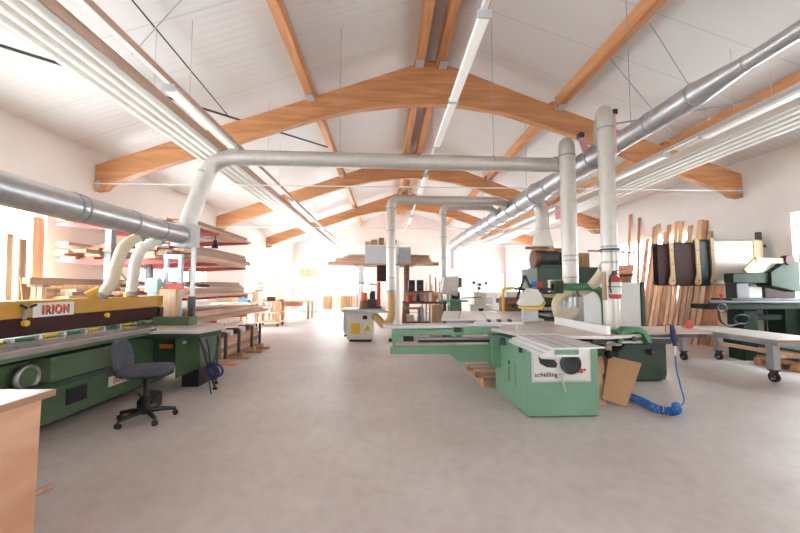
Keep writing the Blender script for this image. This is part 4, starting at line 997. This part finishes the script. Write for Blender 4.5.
part('post', MB().box(1.55, 1.63, 9.6, 9.7, .0, 1.06), 'darkmetal', t)
part('cabinet', MB().box(1.30, 1.72, 10.05, 10.4, 0, .95), 'wz', t)

# white table plane and machines behind the saw carriage
t = thing('outfeed_table', 'wide white outfeed table behind the panel saw', 'table', (1.9, 6.8, 0))
part('top', MB().prism([(.95,6.12),(2.75,6.12),(3.0,8.3),(1.35,8.3)], 'z', .87, .90), 'laminate', t, .004)
part('frame', MB().prism([(1.05,6.2),(2.65,6.2),(2.88,8.2),(1.45,8.2)], 'z', .81, .87), 'lightgrey', t)
for x, y in ((2.05,6.3),(2.55,6.3),(2.78,8.1),(1.55,8.1)): part('leg', MB().box(x-.03, x+.03, y-.03, y+.03, 0, .81), 'lightgrey', t)
part('groove', MB().beam((1.25,6.13,.901),(1.75,8.28,.901),.02,.003).beam((1.75,6.13,.901),(2.2,8.28,.901),.02,.003), 'grey', t)
t = thing('drill_press', 'white bench machine with three black knobs', 'machine', (3.3, 12.6, 0))
part('stand', MB().box(2.95, 3.75, 12.4, 12.9, 0, .85), 'white', t, .01)
part('body', MB().box(3.10, 3.55, 12.45, 12.8, .85, 1.28), 'offwhite', t, .03)
part('column', MB().cyl((3.28, 12.6, 1.28), (3.28, 12.6, 1.62), .04, seg=14), 'steel', t)
for dx, dz in ((-.12,1.62),(.10,1.55),(.32,1.60),(.08,1.42)):
    part('knob', MB().sph((3.22+dx, 12.45, dz), .055), 'black', t)
part('knob_arm', MB().cyl((3.10,12.46,1.60),(3.54,12.46,1.58), .012, seg=8), 'steel', t)
part('dark_socket', MB().box(3.25, 3.42, 12.385, 12.401, .55, .72), 'black', t)
t = thing('grinder', 'beige round-bodied grinder on a white pedestal', 'machine', (3.3, 9.6, 0))
part('pedestal', MB().cyl((3.22, 9.5, 0), (3.22, 9.5, 1.0), .15, .12, seg=20), 'white', t)
part('drum', MB().cyl((3.05, 9.5, 1.10), (3.5, 9.5, 1.10), .16, seg=24), 'offwhite', t)
part('wheel_guard', MB().cyl((3.5, 9.5, 1.10), (3.56, 9.5, 1.10), .19, seg=24), 'lightgrey', t)
part('hub', MB().cyl((2.98, 9.5, 1.10), (3.05, 9.5, 1.10), .06, seg=14), 'brown', t)
t = thing('yellow_guard_machine', 'brown machine block with yellow frame guard beside the saw guard', 'machine', (3.0, 8.0, 0))
part('block', MB().box(2.62, 3.10, 7.72, 8.18, .903, 1.23), 'brown', t, .015)
part('yellow_frame', MB().tube(fillet([(2.58,7.75,.91),(2.58,7.75,1.42),(3.05,7.75,1.45)], .06), .03, 10), 'yellow', t)
part('white_cap', MB().box(2.66, 3.04, 7.78, 8.1, 1.23, 1.36), 'white', t, .02)
part('grip', MB().cyl((2.75, 7.7, 1.05), (2.75, 7.6, 1.05), .04, seg=12), 'darkmetal', t)
part('plate', MB().box(2.40, 3.10, 7.62, 8.2, .9005, .925), 'tabletop', t)
t = thing('white_machine', 'plain white machine cabinet far behind the saw guard', 'machine', (4.6, 15, 0))
part('cabinet', MB().box(3.9, 4.9, 14.6, 15.3, 0, 1.25), 'white', t, .02)
part('panel', MB().box(4.0, 4.4, 14.585, 14.6, .75, 1.05), 'lightgrey', t)
part('vent', MB().cyl((4.65, 14.59, .9), (4.65, 14.61, .9), .1, seg=18), 'darkmetal', t)
for k, (x, y, s) in enumerate(((1.6,16.5,.8),(2.6,17.4,.7),(5.8,18.2,.9))):
    tt = thing('white_bench', ['low white bench far behind the mortiser', 'low white bench far behind, under the board frame', 'low white bench in the far corner by the whiteboard'][k], 'workbench', (x, y, 0), 'white benches at the back')
    part('top', MB().box(x-s, x+s, y-.4, y+.4, .82, .88), 'laminate', tt)
    for dx in (-s+.06, s-.06):
        for dy in (-.34, .34): part('leg', MB().box(x+dx-.04, x+dx+.04, y+dy-.04, y+dy+.04, 0, .82), 'white', tt)
    part('shelf', MB().box(x-s+.05, x+s-.05, y-.35, y+.35, .3, .34), 'offwhite', tt)

# gable wall fittings
t = thing('whiteboard', 'large white board on the gable wall near the corner', 'board', (7.3, 24.55, .9))
part('sheet', MB().box(6.35, 8.25, 24.57, 24.595, .95, 2.48), 'white', t)
part('frame', MB().box(6.30, 8.30, 24.56, 24.598, 2.48, 2.55).box(8.25, 8.32, 24.56, 24.598, .95, 2.55), 'pink', t)
t = thing('wall_hatch', 'pink square hatch high on the gable wall behind the duct', 'hatch', (5.25, 24.55, 3.15))
part('leaf', MB().box(4.62, 5.9, 24.575, 24.597, 3.18, 4.72), 'wall_pink', t)
part('frame', MB().box(4.55, 4.62, 24.56, 24.598, 3.12, 4.78).box(5.9, 5.97, 24.56, 24.598, 3.12, 4.78).box(4.62, 5.9, 24.56, 24.598, 4.72, 4.78).box(4.62, 5.9, 24.56, 24.598, 3.12, 3.18), 'pink', t)

# ------------------------------------------------------------------ cantilever board rack
t = thing('cantilever_rack', 'tall cantilever rack with red arms loaded with boards', 'rack', (-5.2, 8.6, 0))
LV = [2.66, 1.98, 1.25, .72]
for y in (6.9, 8.05, 9.75):
    part('column', MB().box(-5.28, -5.16, y-.06, y+.06, 0, 3.0), 'grey', t, .004)
    part('foot', MB().box(-6.1, -3.9, y-.06, y+.06, 0, .10), 'grey', t, .004)
    for z in LV:
        part('arm', MB().prism([(-5.16,z-.12),(-3.74,z-.045),(-3.74,z),(-5.16,z)], 'y', y-.035, y+.035), 'red', t)
        part('arm', MB().prism([(-5.28,z-.12),(-6.2,z-.045),(-6.2,z),(-5.28,z)], 'y', y-.035, y+.035), 'red', t)
part('brace', MB().cyl((-5.22,6.9,1.0),(-5.22,8.05,2.0), .015, seg=8).cyl((-5.22,8.05,1.0),(-5.22,6.9,2.0), .015, seg=8).cyl((-5.22,8.05,1.0),(-5.22,9.75,2.4), .015, seg=8), 'grey', t)
lvn = ['top level', 'second level', 'third level', 'lowest level']
spec = [(0, 2, 7), (1, 5, 7), (2, 5, 7), (3, 4, 6)]
for li, nl, nc in spec:
    z = LV[li]+.001
    for layer in range(nl):
        th = rnd.uniform(.045, .075); x = -3.76
        for c in range(nc):
            w = rnd.uniform(.16, .27); y0 = 6.55+rnd.uniform(-.1, .9)+.12*layer; y1 = (11.8 if li == 3 else 10.45)-rnd.uniform(0, 1.0)-.1*layer
            x1 = x-rnd.uniform(0, .03)
            if x1-w < -5.1 and li < 2 and False: break
            tilt = 0
            solo('board', MB().box(x1-w, x1, y0, y1, z, z+th-.004), 'wy', f'board on the cantilever rack, {lvn[li]}, {NUM[layer]} layer up, {NUM[c]} from the aisle', 'board', f'boards on the {lvn[li]} of the cantilever rack')
            x = x1-w
        z += th
    if li < 2:
        z = LV[li]+.001
        for layer in range(nl):
            th = rnd.uniform(.045, .07); x = -5.34
            for c in range(3):
                w = rnd.uniform(.2, .27); y0 = 6.35+rnd.uniform(0, .9); y1 = 10.3-rnd.uniform(0, .8)
                solo('board', MB().box(x-w, x, y0, y1, z, z+th-.004), 'wy', f'rack board on the window side, {lvn[li]}, {NUM[layer]} layer up, {NUM[c]} from columns', 'board', f'boards on the {lvn[li]} of the cantilever rack')
                x -= w+.01
            z += th
    # light short ends towards the window side
for k in range(7):
    z = 1.251+.06*(k % 4)
    solo('short_board', MB().box(-6.05+.30*(k//4), -5.78+.30*(k//4), 6.1+.07*k, 8.2, z, z+.055), 'pine', f'pale short board jutting from the rack towards the window, {NUM[k % 4]} of its pile, {["outer","inner"][k//4]} pile', 'board', 'pale short boards on the rack')
solo('clamp_lamp', MB().cyl((-3.80, 8.0, 2.32), (-3.80, 8.0, 2.50), .07, .04, seg=14).cyl((-3.80, 8.0, 2.5), (-3.80, 8.03, 2.60), .012, seg=8), 'black', 'small black lamp hanging under the top red arm of the rack', 'lamp')

# stake bunk with short boards in front of the rack
t = thing('timber_bunk', 'low timber bunk with dark stakes and reddish feet beside the aisle', 'rack', (-3.3, 7.8, 0))
for y in (6.85, 7.45, 8.15, 8.65):
    part('bearer', MB().box(-3.90, -2.92, y-.05, y+.05, .04, .12), 'wx', t)
    part('foot', MB().box(-3.10, -2.78, y-.06, y+.06, 0, .04), 'wred', t)
    part('stake', MB().box(-3.02, -2.975, y-.025, y+.025, .12, .60), 'darkmetal', t)
    part('stake', MB().box(-3.88, -3.835, y-.025, y+.025, .12, .60), 'darkmetal', t)
for layer in range(4):
    z = .122+.095*layer
    for c in range(4):
        x = -3.82+.195*c+rnd.uniform(0, .02); y0 = 6.45+rnd.uniform(0, .35); y1 = 8.95-rnd.uniform(0, .5); h = rnd.uniform(.05, .09)
        if layer == 3: h = .085
        solo('short_board', MB().box(x, x+.165+rnd.uniform(-.03, 0), y0, y1, z, z+.0945 if layer < 3 else z+h), 'wy', f'short board in the stake bunk, {NUM[layer]} layer up, {NUM[3-c]} from the aisle', 'board', 'short boards in the stake bunk')
for k in range(6):
    y = 6.95+.31*k; r = .06
    solo('round_offcut', MB().cyl((-3.30, y, .493+r), (-3.06, y, .493+r), r, seg=18), ['brown','offwhite','maroon','white','brown','offwhite'][k], f'round {["brown","cream","dark red","white","brown","cream"][k]} roll lying on the stake bunk, {NUM[k]} from the sander', 'roll', 'rolls on the stake bunk')

# wooden trolley beyond the rack
t = thing('wooden_trolley', 'wooden shelf trolley on casters past the end of the board rack', 'trolley', (-4.4, 13.7, 0))
for x in (-4.78, -4.02):
    for y in (13.42, 14.1):
        part('post', MB().box(x-.05, x+.05, y-.05, y+.05, .12, 1.0 if y > 13.8 else .92), 'wred', t)
        part('caster', MB().cyl((x-.02, y, .06), (x+.02, y, .06), .06, seg=16), 'rubber', t)
for z in (.14, .50, .90): part('shelf', MB().box(-4.86, -3.94, 13.36, 14.16, z, z+.04), 'pine', t)
part('upright_panel', MB().box(-4.80, -4.0, 14.1, 14.14, .94, 1.75), 'pine', t)
part('hand_rail', MB().box(-4.10, -4.02, 13.4, 14.1, .94, 1.0), 'wred', t)
solo('tool_case', MB().box(-4.7, -4.3, 13.5, 13.8, .5405, .72), 'lightgrey', 'grey tool case on the middle shelf of the wooden trolley', 'case', bev=.01)
solo('tool_case', MB().box(-4.45, -4.2, 13.5, 13.75, .9405, 1.10), 'maroon', 'dark red tool case on top of the wooden trolley', 'case', bev=.01)
solo('blue_case', MB().box(-5.5, -5.1, 13.4, 13.7, .902, 1.02), 'blue', 'blue case on the pale bench beyond the rack', 'case', bev=.01)
t = thing('side_bench', 'pale bench under the side window beyond the rack', 'workbench', (-5.6, 13.6, 0))
part('top', MB().box(-6.35, -4.95, 13.0, 15.8, .85, .90), 'pine', t)
for x in (-6.25, -5.05):
    for y in (13.1, 15.7): part('leg', MB().box(x-.04, x+.04, y-.04, y+.04, 0, .85), 'pine', t)
for k in range(4):
    solo('stacked_board', MB().box(-5.5, -4.7, 15.0+.05*k, 15.6, 1.30+.10*k, 1.38+.10*k), 'wx', f'reddish short board in the pile by the window, {NUM[k]} from below', 'board', 'reddish boards piled by the window')
t = thing('board_stand', 'pale wooden stand carrying the reddish board pile', 'stand', (-5.1, 15.3, 0))
part('panel', MB().box(-5.55, -5.50, 14.95, 15.65, .902, 1.295), 'pine', t); part('panel', MB().box(-4.72, -4.66, 14.95, 15.65, 0, 1.295), 'pine', t)
part('shelf', MB().box(-5.5, -4.72, 14.98, 15.62, 1.25, 1.295), 'pine', t)
# far corner
t = thing('work_table', 'pale wooden table standing in the far aisle', 'table', (-4.3, 17, 0))
part('top', MB().box(-5.0, -3.45, 16.4, 17.5, .78, .85), 'pine', t)
for x in (-4.9, -3.55):
    for y in (16.5, 17.4): part('leg', MB().box(x-.05, x+.05, y-.05, y+.05, 0, .78), 'pine', t)
part('drawer', MB().box(-4.6, -3.9, 16.38, 16.9, .60, .78), 'wred', t)
solo('door_slab', MB().box(-5.75, -5.40, 18.9, 18.96, .01, 1.95), 'wred', 'reddish door slab standing upright by the far side window', 'door slab')
t = thing('tall_cabinet', 'tall pale mint cabinet with orange board on top', 'cabinet', (-4.6, 21, 0))
part('carcass', MB().box(-5.0, -4.0, 20.8, 21.4, 0, 2.1), 'mint', t, .01)
for x in (-4.98, -4.49): part('door', MB().box(x, x+.47, 20.78, 20.8, .1, 2.05), 'white', t)
part('top_board', MB().box(-5.05, -3.95, 20.76, 21.4, 2.10, 2.55), 'pine', t)
for k in range(4):
    x = -4.15+.62*k
    tt = thing('low_cabinet', f'low pale wooden cabinet under the gable windows, {NUM[k]} from the mint cabinet', 'cabinet', (x+.29, 23.9, 0), 'low cabinets under the gable windows')
    part('carcass', MB().box(x, x+.58, 23.6, 24.3, 0, .92), 'pine', tt, .006)
    part('door', MB().box(x+.03, x+.55, 23.58, 23.6, .06, .88), ['wred', 'pine', 'wred', 'pine'][k], tt)
    part('handle', MB().box(x+.46, x+.48, 23.56, 23.58, .45, .6), 'steel', tt)

# ------------------------------------------------------------------ boards by the near window
def post_board(x, y, w, z, lab, mat='wz', lean=.1):
    solo('upright_plank', MB().beam((x, y, .003), (x-lean, y+.02, z), .03, w, (0, 1, 0)), mat, lab, 'plank', 'upright planks at the near window')
post_board(-6.02, 6.42, .21, 2.68, 'wide upright plank, tallest one at the near window')
post_board(-5.98, 5.92, .10, 2.32, 'narrow pale upright plank leaning at the near window', 'pine')
post_board(-5.90, 6.05, .12, 2.25, 'upright plank just behind the narrow pale one')
post_board(-5.85, 5.55, .16, 1.9, 'short upright plank half hidden behind the ochre beam', 'wred')
t = thing('long_beam', 'long square timber lying behind the ochre beam', 'timber', (-5.2, 6.9, 1.5))
part('timber', MB().box(-5.46, -5.34, 5.55, 8.8, 1.50, 1.60), 'wy', t, .003)
t = thing('trestle', 'wooden trestle carrying the long square timber', 'trestle', (-5.4, 6.0, 0))
for y in (5.75, 7.6):
    part('leg', MB().box(-5.48, -5.40, y-.04, y+.04, 0, 1.46), 'wz', t); part('leg', MB().box(-5.40, -5.32, y-.03, y+.05, 0, 1.46), 'wz', t)
    part('cap', MB().box(-5.52, -5.28, y-.06, y+.06, 1.46, 1.499), 'wx', t)
leaning('leaning_sheet', [(-5.75,4.75,.003),(-5.75,5.3,.003),(-6.15,5.3,1.75),(-6.15,4.75,1.75)], .02, 'pine', 'pale panel leaning at the near window behind the sander', 'board')
leaning('leaning_sheet', [(-5.66,6.0,.003),(-5.66,6.75,.003),(-5.93,6.75,1.62),(-5.93,6.0,1.62)], .02, 'chip', 'tan rounded panel leaning between window and board rack', 'board')

# ------------------------------------------------------------------ sky, camera, view
w = bpy.data.worlds.new('sky'); SC.world = w; w.use_nodes = True
bg = w.node_tree.nodes['Background']; bg.inputs[0].default_value = (.93, .97, 1., 1); bg.inputs[1].default_value = 14.

cam = bpy.data.cameras.new('camera'); co = bpy.data.objects.new('camera', cam); COL.objects.link(co)
cam.sensor_width = 36; cam.lens = 355/800*36; cam.clip_start = .05
yaw = math.atan(14/355); pitch = math.atan(21/355)
co.location = (0, 0, 1.45); co.rotation_euler = (PI/2+pitch, 0, -yaw)
SC.camera = co
vs = SC.view_settings
SC.display_settings.display_device = 'sRGB'
vs.view_transform = 'Standard'; vs.look = 'None'; vs.gamma = 1; vs.use_curve_mapping = False
vs.exposure = .85
c = SC.cycles
c.use_denoising = True; c.max_bounces = 10; c.diffuse_bounces = 7; c.glossy_bounces = 4; c.transparent_max_bounces = 8
c.sample_clamp_indirect = 8
